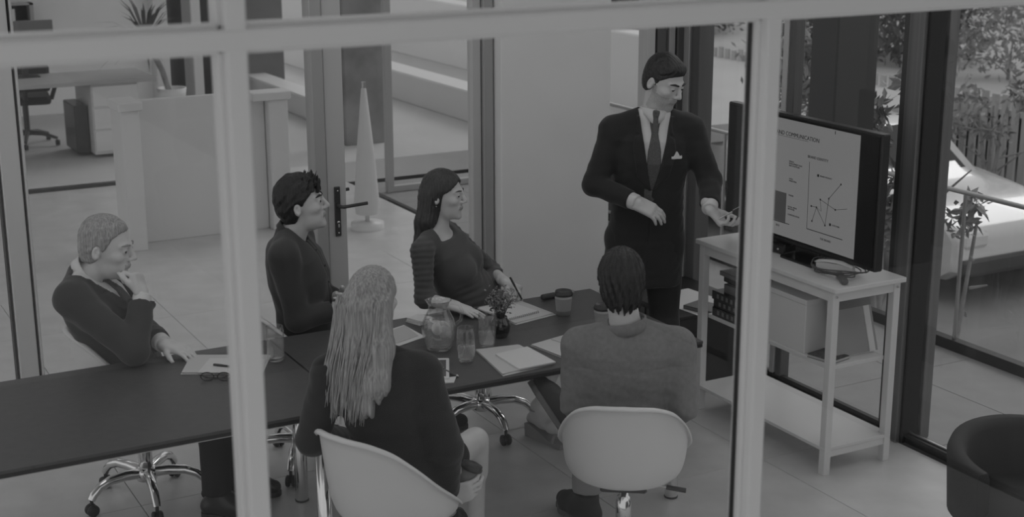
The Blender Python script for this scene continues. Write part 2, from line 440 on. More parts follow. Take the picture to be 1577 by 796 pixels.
    def collar(s, m, spread=1.0, top=.050, gap=.16, drop=.030, point=.030, dn=.0, re=.0):
        """folded shirt collar: a strip round the neck that turns over and ends in two points"""
        ax = unit(s.hc+s.HR.T@V3((0, -.02, -.055))-s.n); c = s.n+ax*dn-s.o
        fr_ = s.Fv-ax*(s.Fv@ax); fr_ = unit(fr_); sd = np.cross(fr_, ax); r = (.056 if s.sex == 'm' else .042)+.006+re
        V = []; N = 48
        for i in range(N+1):
            ph = gap+(2*math.pi-2*gap)*i/N; a = min(ph, 2*math.pi-ph); back = .5-.5*math.cos(a)
            d = fr_*math.cos(ph)+sd*math.sin(ph); tp = top-.020*(1-back)
            pt = math.exp(-((a-gap)/.42)**2)
            lo = tp-drop-point*pt; ro = r+.012+.010*pt
            V.append([tuple(c+d*(r+.001)+ax*(tp-.045)), tuple(c+d*(r+.002)+ax*(tp-.004)), tuple(c+d*(r+.005)+ax*tp), tuple(c+d*(r+.009)+ax*(tp-.004)), tuple(c+d*(ro-.003)+ax*((tp+lo)/2)), tuple(c+d*ro+ax*lo)])
        o = MB().grid(V).build('collar', m, s.root); md = o.modifiers.new('thickness', 'SOLIDIFY'); md.thickness = .0025; md.offset = 0
        return o
    def shirt(s, P, g=.010, end=.0, collar=True, hmin=-.1, gap=True, sleeves=True):
        d = smin(s.torso(P, g, hmin, 1.0), s.traps(P, g*.6), .035)
        if sleeves:
            for k in 'RL': d = smin(d, s.armd(P, k, g*.75, end), .025)
        d = smax(d, -np.maximum(s.neckd(P, .004), -(s.tl(P)[2]-.9)*s.L), .006)
        return d
    def tie(s, P, off=.016, bottom=.3, knot=.94):
        x, y, h = loc = s.tl(P); t = s.torso(P, off, -.2, 1.1, False, loc)
        w = np.interp(h, [bottom, bottom+.06, .75, knot-.05, knot-.015, knot+.05], [.002, .04, .031, .016, .0195, .026])
        d = np.maximum(np.maximum(np.abs(x)-w, t), np.maximum(-(y-.02), np.maximum((bottom-h), (h-(knot+.055)))*s.L))
        ax = unit(s.hc+s.HR.T@V3((0, -.02, -.055))-s.n); fr_ = unit(s.Fv-ax*(s.Fv@ax)); sd = np.cross(fr_, ax)
        kp = s.n+ax*.008+fr_*(.056+.020); lp = s.p+s.U*.86*s.L+s.Fv*(np.interp(.86, s.pr['h'], s.pr['d'])+np.interp(.86, s.pr['h'], s.pr['f'])+off-.006)
        kn = smax(rbox(P, kp, np.stack([sd, fr_, ax]), (.017, .011, .019), .008), np.abs((P-kp)@sd)-.012-.25*np.clip((P-kp)@ax+.019, 0, .05), .003)
        nk = cone(P, kp-ax*.01, lp, .013, .016)
        d = np.minimum(d, smax(nk, np.abs((P-kp)@np.cross(unit(lp-kp), sd))-.007, .004)); kn = smin(kn, d, .002)
        return np.minimum(d, kn)
    def trousers(s, P, g=.016, end=.02, top=.12, wr=.004):
        d = s.torso(P, g*.7, -.25, top)
        for k in 'RL':
            d = smin(d, s.legd(P, k, g, end), .035)
            J = s.J; ax = unit(J['an'+k]-J['kn'+k]); d = smin(d, smax(cone(P, J['kn'+k]+(J['an'+k]-J['kn'+k])*.3, J['an'+k]+ax*.02, .06+g*.4, .05+g*.4), (P-J['an'+k])@ax+end, .004), .02)
            a = J['an'+k]; ax = unit(a-J['kn'+k]); d = smax(d, np.maximum((P-a)@ax+end-.01, np.sqrt(((P-a)**2).sum(1))-.25), .006) if False else d
        return d+wr*wob(P, 40, 9)
    def shoes(s, m, sole, g=.006, h=.006):
        for k in 'RL':
            a = s.J['an'+k]; t = s.J['toe'+k]; up = V3(s.J.get('fu'+k, (0, 0, 1)))
            lo = np.minimum(a, t)-.15; hi = np.maximum(a, t)+.15
            o = s.make(lambda P: smax(s.footd(P, k, g), (P-a)@up-.045, .01), 'shoe', m, h, lo, hi)
            def so(P):
                q = (P-(a-up*.075))@up; return np.maximum(s.footd(P-up*0.0, k, g+.005), np.maximum(q-.012, -(q+.012)))
            def so2(P):
                q = (P-(a-up*.075))@up; Q = P+up*np.clip(.012-q, 0, 1)[:, None]
                return np.maximum(s.footd(Q, k, g+.004), np.maximum(q-.010, -(q+.014)))
            s.make(so2, 'sole', sole, h*.8, lo, hi, parent=o)
    # ---- hair
    def cap(s, q, t=.014, front=.066, nape=-.075, top=.0, ear=True, temple=.046, side=.007):
        """hair on the skull with hairline, sideburns, cleared ears and nape"""
        d = ell(q, (0, -.014, .036), (.074+side, .094+t, .088+t+top))
        d = smin(d, ell(q, (0, -.045, -.02), (.060+side, .055+t*.6, .07)), .03)
        g = np.interp(q[:, 2], [-.06, -.02, .020, front-.026, front, front+.018, front+.05], [.0, .008, .022, temple, .074, .10, .20])
        d = smax(d, (q[:, 1]-g)*.75, .008)
        lowlim = np.interp(q[:, 1], [-.09, -.045, -.02, .0, .03], [nape, nape+.004, -.045, -.024, -.018])
        if not ear: lowlim = np.minimum(lowlim, nape)
        d = smax(d, (lowlim-q[:, 2])*.8, .010)
        if ear:
            for k in (-1, 1): d = smax(d, -ell(q, (k*.088, -.012, -.010), (.030, .019, .034)), .008)
        return d
# ------------------------------------------------------------------ the room
M_floor = mat('floor_tile', .58, .32, noise=.10, nscale=5, bump=.04, bscale=120)
M_grout = mat('floor_joint', .12, .8)
M_white = mat('white_paint', .74, .4)
M_wallw = mat('white_wall', .88, .7, noise=.03, nscale=3)
M_alu = mat('grey_aluminium', .42, .4, noise=.05, nscale=3, stretch=(1, 1, .1))
M_alul = mat('pale_aluminium', .58, .4)
M_dark = mat('dark_aluminium', .05, .35)
M_mid = mat('bronze_aluminium', .11, .35, noise=.25, nscale=4, stretch=(3, 3, .1))
M_bron = mat('brushed_bronze', .16, .4, noise=.2, nscale=4, stretch=(8, 8, .1))
M_black = mat('black_rubber', .012, .5)
M_glass = glass('window_glass', .97, 1.45)
M_glassb = glass('clear_glass', .97, 1.4)
M_chrome = mat('chrome', .75, .10, metal=1.0)
M_steel = mat('brushed_steel', .55, .28, metal=1.0)
T = .905
floor = struct(box_obj('floor', (-4, -3, -.14), (4.78, 12.8, -.012), M_grout))
me_tile = None
for i in range(-5, 5):
    for j in range(-2, 10):
        x0 = 1.355+i*T; y0 = 5.92-T*3+j*T - T*2
        if x0 < -2.3 or x0+T > 5.1 or y0 < 1.0 or y0 > 9.5: continue
        cut = x0+T > 4.78
        if me_tile is None or cut:
            m_ = MB().box((.0015, .0015, -.012), ((4.78-x0 if cut else T)-.0015, T-.0015, 0), ch=.002)
            o = m_.build('floor_tile', M_floor, floor)
            if not cut: me_tile = o.data
        else:
            o = bpy.data.objects.new('floor_tile', me_tile); COL.objects.link(o); o.parent = floor
        o.location = (x0, y0, 0)
box_obj('far_floor', (-4, 9.42, -.03), (4.78, 12.8, -.0005), M_floor, floor)
box_obj('near_floor', (-4, -3, -.03), (4.78, 1.39, -.0005), M_floor, floor)
box_obj('side_floor', (-4, 1.39, -.03), (-2.265, 9.42, -.0005), M_floor, floor)

struct(box_obj('ceiling', (-4, -.5, 3.12), (4.86, 17.4, 3.3), mat('ceiling_white', .8, .8)))
M_fill = emit('fill_glow', 1.0, 2.6)  # glowing panels added out of view to brighten and even out the room
for k, (lx, ly) in enumerate(((.4, 3.3), (2.2, 3.3), (4.0, 3.3), (.4, 5.1), (2.2, 5.1), (4.0, 5.1), (.4, 6.3), (2.2, 6.3), (.5, 9.0), (3.0, 9.0), (.5, 12.0), (3.0, 12.0), (2.0, 14.8))):
    lp = empty('added_fill_panel', (lx, ly, 3.12), 0, 'added flat fill light panel above the room, out of view', 'fill light', 'added fill lights'); box_obj('frame', (-.5, -.33, -.02), (.5, .33, -.001), mat('fill_frame', .7, .5), lp); box_obj('glow_sheet', (-.47, -.3, -.026), (.47, .3, -.02), M_fill, lp)
struct(box_obj('added_dark_wall', (2.3, -2.6, 0), (9.5, -2.5, 1.95), mat('reflection_wall_grey', .10, .8)))  # unseen dark wall added behind the camera to cut reflections in the front glass
# glazed partition in front of the camera (white frame)
wf = struct(empty('wall_front', (0, 2.4, 0)))
PX = [-1.54, -.40, .755, 1.895, 3.035, 4.175]
def mull(x, y0, y1, w, m, par, z0=0, z1=3.1, name='mullion', ch=.004): return box_obj(name, (x-w, y0, z0), (x+w, y1, z1), m, par, ch)
for x in PX:
    o = MB().box((x-.019, -.045, 0), (x+.019, .03, 3.1), ch=.004).box((x-.027, -.02, 0), (x+.027, .02, 3.1), ch=.003).build('mullion', M_white, wf)
o = MB()
o.box((-1.54, -.047, 2.394), (4.8, .031, 2.430), ch=.004).box((-1.54, -.02, 2.386), (4.8, .02, 2.438), ch=.003); o.build('transom', M_white, wf)
MB().box((-1.54, -.04, 0), (4.8, .03, .10), ch=.004).build('bottom_rail', M_white, wf)
MB().box((-1.54, -.04, 3.05), (4.8, .03, 3.12), ch=.004).build('top_rail', M_white, wf)
for a, b in zip(PX[:-1], PX[1:]):
    for z0, z1 in ((.1, 2.386), (2.438, 3.05)):
        MB().add([(a+.027, .004, z0), (b-.027, .004, z0), (b-.027, .004, z1), (a+.027, .004, z1)], [(0, 1, 2, 3)]).build('glass_pane', M_glass, wf)
        if z0 < 1 and .7 < a < 1.5:
            box_obj('gasket', (b-.0315, -.003, z0), (b-.027, .008, z1), M_black, wf)

# rear glazed wall with door, white column
YB = 6.8
wb = struct(empty('wall_back', (0, YB, 0)))
def post(x0, x1, m, y0=-.05, y1=.05, z0=0, z1=3.0, name='post'): return box_obj(name, (x0, y0, z0), (x1, y1, z1), m, wb, .004)
for x0, x1, m in ((1.03, 1.115, M_alul), (1.128, 1.14, M_alul), (2.535, 2.598, M_alu), (3.498, 3.555, M_alu), (4.535, 4.585, M_alul), (4.60, 4.66, M_mid), (4.68, 4.72, M_alu), (4.735, 4.78, M_mid)):
    post(x0, x1, m)
for x in (1.0215, 1.1215, 2.601): post(x-.004, x+.004, M_black, -.03, .03, name='gasket')
post(3.565, 4.245, M_wallw, -.12, .14, name='column')
for x0, x1 in ((-1.6, 1.03), (1.14, 2.535), (4.25, 4.535)):
    post(x0, x1, M_alu, -.04, .04, 0, .07, 'bottom_rail')
    post(x0, x1, M_alu, -.04, .04, 2.9, 3.0, 'top_rail')
    MB().add([(x0, 0, .07), (x1, 0, .07), (x1, 0, 2.9), (x0, 0, 2.9)], [(0, 1, 2, 3)]).build('glass_pane', M_glassb, wb)
d1 = struct(empty('door_1', (2.605, YB, 0)))
for n_, lo, hi in (('stile', (0, -.03, .02), (.103, .03, 2.8)), ('stile', (.835, -.03, .02), (.887, .03, 2.8)), ('rail', (.103, -.03, .02), (.835, .03, .13)), ('rail', (.103, -.03, 2.68), (.835, .03, 2.8))):
    box_obj(n_, lo, hi, M_alul, d1, .004)
box_obj('gasket', (.103, -.012, .13), (.108, .012, 2.68), M_black, d1)
MB().add([(.108, 0, .13), (.835, 0, .13), (.835, 0, 2.68), (.108, 0, 2.68)], [(0, 1, 2, 3)]).build('glass_pane', M_glassb, d1)
h = MB().box((.035, -.042, .88), (.066, -.03, 1.14), ch=.003).build('handle_plate', M_dark, d1)
MB().tube([(.05, -.04, 1.045), (.05, -.09, 1.045), (.06, -.10, 1.045), (.19, -.10, 1.052)], .009, 10).build('lever', M_dark, h)
MB().tube([(.05, .04, 1.085), (.05, .09, 1.085), (.06, .10, 1.085), (.17, .10, 1.09)], .009, 10).build('lever', M_dark, h)
for z in (.90, 1.12): MB().lathe([(.004, 0), (.004, .004), (0, .004)], 10, (.05, -.045, z), Matrix.Rotation(math.pi/2, 4, 'X')).build('screw', M_chrome, h)
MB().lathe([(.0075, 0), (.0075, .005), (0, .005)], 12, (.05, -.044, .955), Matrix.Rotation(math.pi/2, 4, 'X')).box((.0455, -.049, .928), (.0545, -.042, .955)).build('lock_cylinder', M_chrome, h)
post(2.6, 3.5, M_alu, -.04, .04, 2.81, 3.0, 'top_rail')

# glazed wall on the right
XR = 4.83
wr_ = struct(empty('wall_right', (XR, 0, 0)))
def rpost(y0, y1, m, x0=-.05, x1=.05, z0=0, z1=3.0, name='post'): return box_obj(name, (x0, y0, z0), (x1, y1, z1), m, wr_, .004)
rpost(4.985, 5.035, M_dark, -.03, .03)
rpost(4.955, 4.983, M_mid, -.05, .05); rpost(4.905, 4.953, M_bron, -.06, .05)
rpost(4.866, 4.903, M_bron, -.07, .03)
rpost(4.845, 4.864, M_black, -.05, .05)
rpost(4.845, 4.97, M_bron, .07, .13, .0)  # extra outer bar, stands in for the post's reflection in the glass
rpost(6.70, 6.78, M_alu); rpost(6.60, 6.68, M_mid); rpost(5.86, 5.90, M_alul, -.03, .03); rpost(5.80, 5.85, M_mid, -.03, .03)
rpost(2.44, 2.52, M_alu)
rpost(2.44, 4.85, M_black, -.03, .03, 0, .045, 'floor_track'); rpost(2.44, 4.85, M_steel, -.008, .008, .045, .055, 'floor_track')
rpost(4.96, 6.78, M_black, -.03, .0, 0, .05, 'floor_track'); rpost(4.96, 6.78, M_mid, -.04, .03, .0, .022, 'floor_track')
rpost(2.44, 6.78, M_dark, -.04, .04, 2.9, 3.0, 'top_rail')
for a, b in ((2.52, 4.845), (5.035, 5.80), (5.90, 6.60)):
    MB().add([(0, a, .05), (0, b, .05), (0, b, 2.9), (0, a, 2.9)], [(0, 1, 2, 3)]).build('glass_pane', M_glassb, wr_)

# ------------------------------------------------------------------ outdoors: terrace, balustrade, street, far buildings
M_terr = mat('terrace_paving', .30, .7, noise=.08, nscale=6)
M_ground = mat('street_asphalt', .24, .9, noise=.12, nscale=1.5)
M_pale = mat('pale_render', .62, .8, noise=.05, nscale=.6)
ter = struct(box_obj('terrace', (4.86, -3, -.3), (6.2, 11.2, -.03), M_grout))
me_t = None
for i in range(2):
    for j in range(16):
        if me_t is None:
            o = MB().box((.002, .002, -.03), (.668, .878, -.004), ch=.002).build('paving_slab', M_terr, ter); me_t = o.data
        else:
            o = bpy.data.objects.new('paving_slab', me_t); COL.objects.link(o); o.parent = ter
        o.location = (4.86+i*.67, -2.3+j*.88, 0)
gr = struct(box_obj('street', (6.2, -60, -1.4), (120, 120, -1.2), M_ground))
gr2 = struct(box_obj('courtyard', (-30, 12.8, -.2), (40, 90, -.005), mat('courtyard_paving', .52, .8, noise=.06, nscale=1.2)))
for y0 in (13.6, 15.4, 17.6):
    pass
bal = empty('balustrade', (6.07, 0, 0), label='glass balustrade with slim steel posts and top rail at the terrace edge', cat='balustrade')
MB().tube([(0, 2.0, .93), (0, 10.5, .93)], .014, 10).build('top_rail', M_steel, bal)
box_obj('base_channel', (-.03, 2.0, -.03), (.03, 10.5, .06), M_black, bal)
for k, y in enumerate((2.4, 3.53, 4.66, 5.79, 6.92, 8.05, 9.18)):
    MB().tube([(0, y, 0), (0, y, .93)], .012, 10).build('post', M_steel, bal)
    MB().add([(.0, y+.03, .08), (0, y+1.10, .08), (0, y+1.10, .9), (0, y+.03, .9)], [(0, 1, 2, 3)]).build('glass_panel', M_glassb, bal)
colo = box_obj('outdoor_pillar', (6.25, 7.14, -1.2), (6.6, 7.40, 4.0), M_dark, ch=.01); tag(colo, 'dark square pillar outside behind the television', 'pillar')
# slatted fence
fen = empty('slatted_fence', (13.2, 0, -1.2), label='tall pale fence of upright slats beyond the balustrade', cat='fence')
M_fence = mat('fence_wood', .5, .8, noise=.15, nscale=5, stretch=(3, 3, .2))
me_f = None
for k in range(58):
    if me_f is None:
        o = MB().box((-.015, -.052, 0), (.015, .052, 1.35), ch=.004).build('slat', M_fence, fen); me_f = o.data
    else:
        o = bpy.data.objects.new('slat', me_f); COL.objects.link(o); o.parent = fen
    o.location = (0, 9.2+k*.16, random.uniform(-.02, .02))
for z in (.25, 1.1): box_obj('fence_rail', (.016, 9.1, z), (.05, 18.2, z+.07), M_fence, fen)
house = empty('pale_house', (26, 0, -1.2), label='pale rendered house wall far behind the trees', cat='building')
box_obj('wall', (0, 4, 0), (6, 50, 8), M_pale, house)
for y in (10, 16, 22, 28):
    w_ = box_obj('window', (-.06, y, 1.2), (.02, y+1.8, 3.0), M_alul, house); box_obj('pane', (-.08, y+.12, 1.32), (-.05, y+1.68, 2.88), mat('dark_pane', .08, .1), w_)
# foliage
M_leaf = mat('leaf_pale', .30, .5, noise=.4, nscale=9); M_leafd = mat('leaf_dark', .10, .5, noise=.4, nscale=9); M_bark = mat('bark', .30, .9, noise=.3, nscale=12)
def plant(name, base, trunk_h, cr, n, ls, label, m, group=None, seed=1, cat='tree', stems=1):
    rs = random.Random(seed); r = empty(name, base, label=label, cat=cat, group=group)
    mb = MB()
    for s in range(stems):
        a = rs.uniform(0, 6.28); sp = .0 if stems == 1 else .25
        p0 = Vector((sp*math.cos(a)*.3, sp*math.sin(a)*.3, 0)); p2 = Vector((sp*math.cos(a)+rs.uniform(-.1, .1), sp*math.sin(a), trunk_h+cr[2]*.6))
        mb.tube([p0, p0.lerp(p2, .5)+Vector((rs.uniform(-.06, .06), rs.uniform(-.06, .06), 0)), p2], [.03*cr[0]+.02, .02*cr[0]+.015, .01], 7)
        for k in range(5):
            q = p0.lerp(p2, .45+.1*k); e = q+Vector((rs.uniform(-1, 1)*cr[0]*.7, rs.uniform(-1, 1)*cr[1]*.7, rs.uniform(.1, .6)*cr[2])); mb.tube([q, e], [.012, .005], 5)
    mb.build('trunk', M_bark, r)
    rng = np.random.RandomState(seed); cl = rng.normal(size=(max(6, n//60), 3)); cl /= np.linalg.norm(cl, axis=1)[:, None]; cl *= rng.uniform(.45, .95, (len(cl), 1))
    L = MB()
    for k in range(n):
        c = cl[rng.randint(len(cl))]*np.array(cr)+rng.normal(size=3)*np.array(cr)*.16; c[2] += trunk_h+cr[2]*.75
        d = rng.normal(size=3); d[2] -= .3; d /= np.linalg.norm(d); d = Vector(d); w = d.orthogonal().normalized(); w.rotate(Matrix.Rotation(rng.uniform(0, 6.28), 3, d)); u = d.cross(w)
        l = ls*rng.uniform(.6, 1.3); c = Vector(c)
        L.add([c, c+d*l*.5+w*l*.19+u*l*.04, c+d*l, c+d*l*.5-w*l*.19+u*l*.04], [(0, 1, 2, 3)])
    f = L.build('foliage', m, r); f['kind'] = 'stuff'
    return r
plant('garden_shrub', (8.0, 9.7, -1.2), 1.75, (.40, .55, .65), 900, .12, 'leafy garden shrub left of the dark pillar, above the television', M_leaf, seed=3, cat='shrub', stems=4)
plant('garden_shrub', (6.9, 7.2, -1.2), 1.60, (.20, .36, .72), 640, .11, 'leafy shrub growing right behind the right edge of the television', M_leaf, seed=4, cat='shrub', stems=4)
plant('garden_tree', (15.0, 13.75, -1.2), 1.30, (1.0, 1.0, .65), 1500, .12, 'garden tree with a pale trunk rising above the slatted fence', M_leaf, seed=5)
plant('garden_tree', (15.2, 16.6, -1.2), .9, (1.5, 1.7, 1.5), 3600, .2, 'dense dark tree behind the fence, seen beside the dark pillar', M_leafd, seed=6)
plant('garden_tree', (15.0, 21.6, -1.2), .9, (1.6, 1.8, 1.6), 3600, .2, 'dense dark tree farthest left behind the fence', M_leafd, seed=9)
plant('garden_shrub', (6.6, 6.27, -1.2), 1.72, (.12, .16, .16), 110, .09, 'small leafy sprig reaching over the balustrade rail', M_leaf, seed=8, cat='shrub', stems=1)
plant('garden_shrub', (12.0, 11.1, -1.2), 1.15, (.45, .55, .42), 420, .12, 'loose leafy shrub in front of the slatted fence', M_leaf, seed=12, cat='shrub', stems=3)
# parked car
car = empty('parked_car', (9.6, 9.2, -1.2), label='white parked car on the street below the balustrade', cat='car')
M_car = mat('car_paint', .68, .2, coat=.6); M_cwin = mat('car_glass', .03, .08); M_tyre = mat('tyre', .02, .8)
prof = [(.0, .35), (.0, .62), (.12, .74), (.9, .86), (1.35, .92), (1.95, 1.36), (3.1, 1.42), (3.75, 1.05), (4.2, .95), (4.25, .4), (4.1, .25), (.15, .25)]
def carring(x, sc, ins):
    return [(x, y, z if z < .95 else .95+(z-.95)*sc) for (y, z) in prof]
rings = []
for x, sc in ((0, .0), (.03, .06), (.12, .9), (.3, 1.0), (1.4, 1.0), (1.58, .9), (1.67, .06), (1.7, .0)):
    inset = .08 if x in (0, 1.7) else 0
    rings.append([(x, y+(inset if y < 2 else -inset), (z if z < .95 else .95+(z-.95)*sc)) for y, z in prof]+[(x, prof[0][0]+inset, prof[0][1])])
MB().grid(rings, smooth=True).add([r for r in rings[0][:-1]], [tuple(range(12))]).add(rings[-1][:-1], [tuple(range(11, -1, -1))]).build('car_body', M_car, car)
for x in (.0, 1.56):
    for y in (.8, 3.4):
        w_ = MB().lathe([(.0, -.02), (.2, -.02), (.31, .01), (.33, .08), (.31, .15), (0, .15)], 20, (x, y, .32), Matrix.Rotation(math.pi/2, 4, 'Y')).build('wheel', M_tyre, car)
        MB().lathe([(.0, -.03), (.19, -.03), (.2, 0)], 14, (x, y, .32), Matrix.Rotation(math.pi/2, 4, 'Y')).build('hub_cap', M_steel, w_)
MB().prism([(1.5, .97), (1.98, 1.30), (2.5, 1.34), (2.5, .97)], -.012, .006, Matrix(((0, 0, 1, .10), (1, 0, 0, 0), (0, 1, 0, 0), (0, 0, 0, 1)))).build('side_window', M_cwin, car)
MB().prism([(2.56, .97), (2.56, 1.34), (3.05, 1.34), (3.5, 1.02)], -.012, .006, Matrix(((0, 0, 1, .10), (1, 0, 0, 0), (0, 1, 0, 0), (0, 0, 0, 1)))).build('side_window', M_cwin, car)
MB().add([(.22, 1.40, .955), (1.48, 1.40, .955), (1.40, 1.93, 1.355), (.30, 1.93, 1.355)], [(0, 1, 2, 3)]).build('windscreen', M_cwin, car)
for x in (.06, 1.32): MB().box((x, -.02, .56), (x+.32, .06, .70), ch=.03).build('headlight', mat('lamp_lens', .8, .1), car)
box_obj('bumper', (.05, -.04, .30), (1.65, .05, .46), M_dark, car, .03)

# ------------------------------------------------------------------ office behind the rear glass
wo = struct(box_obj('wall_far', (-8, 17.2, -.1), (4.45, 17.4, 4.0), M_wallw))
for k, (x0, x1) in enumerate(((4.45, 4.62), (4.9, 5.02), (5.25, 5.45))):
    struct(box_obj('trim_%d' % (k+1), (x0, 17.0, -.1), (x1, 17.4, 4.0), M_white, ch=.01))
cab = empty('white_screen', (2.45, 10.61, 0), label='tall white office screen panel with an end post behind the older man', cat='screen')
box_obj('panel', (.12, -.03, 0), (.84, .03, 1.08), M_white, cab, .006); box_obj('end_post', (-.02, -.25, 0), (.115, .06, 1.04), M_white, cab, .006); box_obj('top_cap', (-.04, -.27, 1.04), (.14, .07, 1.10), M_white, cab, .006)
cab = empty('white_screen', (3.48, 10.61, 0), label='narrow white office screen panel left of the glass door', cat='screen')
box_obj('panel', (-.15, -.03, 0), (.10, .03, 1.06), M_white, cab, .006); box_obj('end_post', (.105, -.12, 0), (.26, .06, 1.02), M_white, cab, .006); box_obj('top_cap', (-.02, -.14, 1.02), (.28, .07, 1.08), M_white, cab, .006)
desk = empty('office_desk', (2.9, 14.55, 0), label='long pale office desk with a drawer pedestal in the far office', cat='desk')
M_desk = mat('desk_grey', .44, .5)
box_obj('desktop', (-1.3, -.4, .72), (.80, .4, .76), M_desk, desk, .005)
box_obj('side_panel', (-1.28, -.35, 0), (-1.24, .38, .72), M_desk, desk)
pd = box_obj('pedestal', (.16, -.36, .03), (.62, .36, .72), M_white, desk, .006)
for k in range(3): box_obj('drawer_front', (.17, -.375, .06+k*.22), (.61, -.36, .26+k*.22), M_white, pd, .004)
box_obj('computer_tower', (.02, -.2, .03), (.15, .3, .5), M_dark, desk, .01)
mon = empty('desk_monitor', (2.57, 14.75, .76), label='flat grey monitor standing on the far office desk', cat='monitor')
box_obj('screen', (-.32, -.02, .32), (.29, .02, .55), mat('grey_plastic', .22, .5), mon, .006); box_obj('neck', (-.03, .02, .012), (.03, .05, .45), M_dark, mon); box_obj('foot', (-.12, -.08, 0), (.12, .08, .012), M_dark, mon)
struct(box_obj('trim_4', (-4, 12.80, -.01), (4.4, 12.86, .03), M_dark))
bx = empty('wall_cabinet', (2.45, 17.02, 1.10), label='dark open wall cabinet with white folders at the top left', cat='cabinet')
box_obj('back', (-.9, .1, 0), (.62, .17, .18), M_dark, bx); box_obj('side', (.60, -.1, -.02), (.64, .1, .20), M_alu, bx); box_obj('top', (-.9, -.1, .18), (.64, .1, .20), M_alu, bx); box_obj('shelf', (-.9, -.1, -.03), (.64, .1, 0), M_alu, bx)
for x in (.12, .36): box_obj('folder', (x, -.08, 0), (x+.08, .08, .14), M_white, bx)
oc = empty('office_chair', (2.62, 15.25, 0), 3.0, 'black swivel office chair at the far desk', 'chair')
M_cloth = mat('black_fabric', .035, .9)
box_obj('seat', (-.25, -.25, .44), (.25, .25, .52), M_cloth, oc, .03)
for z in (.58, .72, .86): MB().box((-.25, .22, z), (.25, .29, z+.13), ch=.03).build('backrest_pad', M_cloth, oc)
MB().tube([(0, .25, .5), (0, .29, .9)], .025, 8).build('back_bar', M_dark, oc); MB().tube([(0, 0, .1), (0, 0, .45)], .03, 10).build('gas_column', M_dark, oc)
for s in (-1, 1): MB().tube([(s*.26, 0, .46), (s*.31, 0, .6), (s*.31, .12, .64), (s*.31, -.14, .64)], .022, 8).build('armrest', M_cloth, oc)
for k in range(5):
    a = k*2*math.pi/5+.2; l_ = MB().tube([(0, 0, .13), (.16*math.cos(a), .16*math.sin(a), .12), (.31*math.cos(a), .31*math.sin(a), .075)], [.028, .022, .016], 8).build('leg', M_dark, oc)
    MB().lathe([(0, -.022), (.028, -.022), (.03, 0), (.028, .022), (0, .022)], 12, (.31*math.cos(a), .31*math.sin(a), .03), Matrix.Rotation(math.pi/2, 4, 'Y')).build('caster', M_black, l_)
# spiky office plant
pl = empty('office_plant', (3.88, 14.3, 0), label='spiky leaved potted plant beside the far office desk', cat='plant')
MB().lathe([(.10, 0), (.14, .55), (.15, .62), (.13, .62), (.12, .58), (0, .58)], 20).build('pot', M_white, pl)
MB().tube([(0, 0, .5), (-.08, 0, .8), (-.22, .02, 1.12)], .03, 8).build('stem', M_bark, pl)
rs = random.Random(2)
for k in range(46):
    a = rs.uniform(0, 6.28); el_ = rs.uniform(-.5, 1.2); l = rs.uniform(.4, .62); d = Vector((math.cos(a)*math.cos(el_), math.sin(a)*math.cos(el_), math.sin(el_))); p = Vector((-.22, .02, 1.12))
    s = d.cross(Vector((0, 0, 1))).normalized()*.014
    q = p+d*l*.55+Vector((0, 0, .02)); e = p+d*l+Vector((0, 0, -.16*l))
    MB().add([p-s, p+s, q+s, q-s, e], [(0, 1, 2, 3), (3, 2, 4)]).build('leaf', M_leafd, pl)
# courtyard beyond the door: glass railing, kerbs, folded parasol, low wall
rl = empty('courtyard_screen', (4.95, 11.35, 0), label='glass courtyard screen with a dark post and low rail behind the seated woman', cat='screen')
box_obj('post', (-.03, -.03, 0), (.03, .03, 2.6), M_alu, rl); box_obj('bottom_rail', (.03, -.03, 0), (1.6, .03, .05), M_alu, rl); box_obj('post', (1.6, -.03, 0), (1.66, .03, 2.6), M_alu, rl)
MB().add([(.03, 0, .05), (1.6, 0, .05), (1.6, 0, 2.5), (.03, 0, 2.5)], [(0, 1, 2, 3)]).build('glass_panel', M_glassb, rl)
for k, (x, y0, y1, hh, wd) in enumerate(((7.2, 12.5, 24, .35, .35), (9.2, 13.5, 30, .9, .3), (5.7, 14.5, 30, .25, .3))):
    o = box_obj('garden_wall', (x, y0, -.01), (x+wd, y1, hh), M_white, ch=.02); tag(o, ['low white garden wall nearest behind the glass courtyard screen', 'taller white garden wall farthest to the right of the courtyard', 'white kerb wall running away beyond the courtyard post'][k], 'wall')
struct(box_obj('window_1', (4.45, 17.6, -.1), (6.25, 17.7, 4.0), mat('dim_glazing', .17, .3, noise=.3, nscale=1.5)))
gs = box_obj('garden_screen', (5.46, 13.6, -.01), (5.90, 13.75, 1.9), mat('screen_grey', .26, .8, noise=.3, nscale=3), ch=.01); tag(gs, 'grey garden screen just left of the dark courtyard post', 'screen')
pb = struct(box_obj('wall_courtyard', (2, 34, -.1), (60, 34.5, 6), M_pale))
M_canvas = mat('parasol_canvas', .7, .9)
par = empty('folded_parasol', (4.25, 10.2, 0), label='folded white parasol outside the glass door', cat='parasol')
MB().tube([(0, 0, 0), (0, 0, 1.15)], .018, 8).build('pole', M_steel, par)
MB().lathe([(.09, .12), (.10, .2), (.07, .6), (.02, 1.1), (.0, 1.12)], 12).build('canopy', M_canvas, par); MB().lathe([(.13, 0), (.13, .05), (0, .06)], 20).build('base', M_white, par)
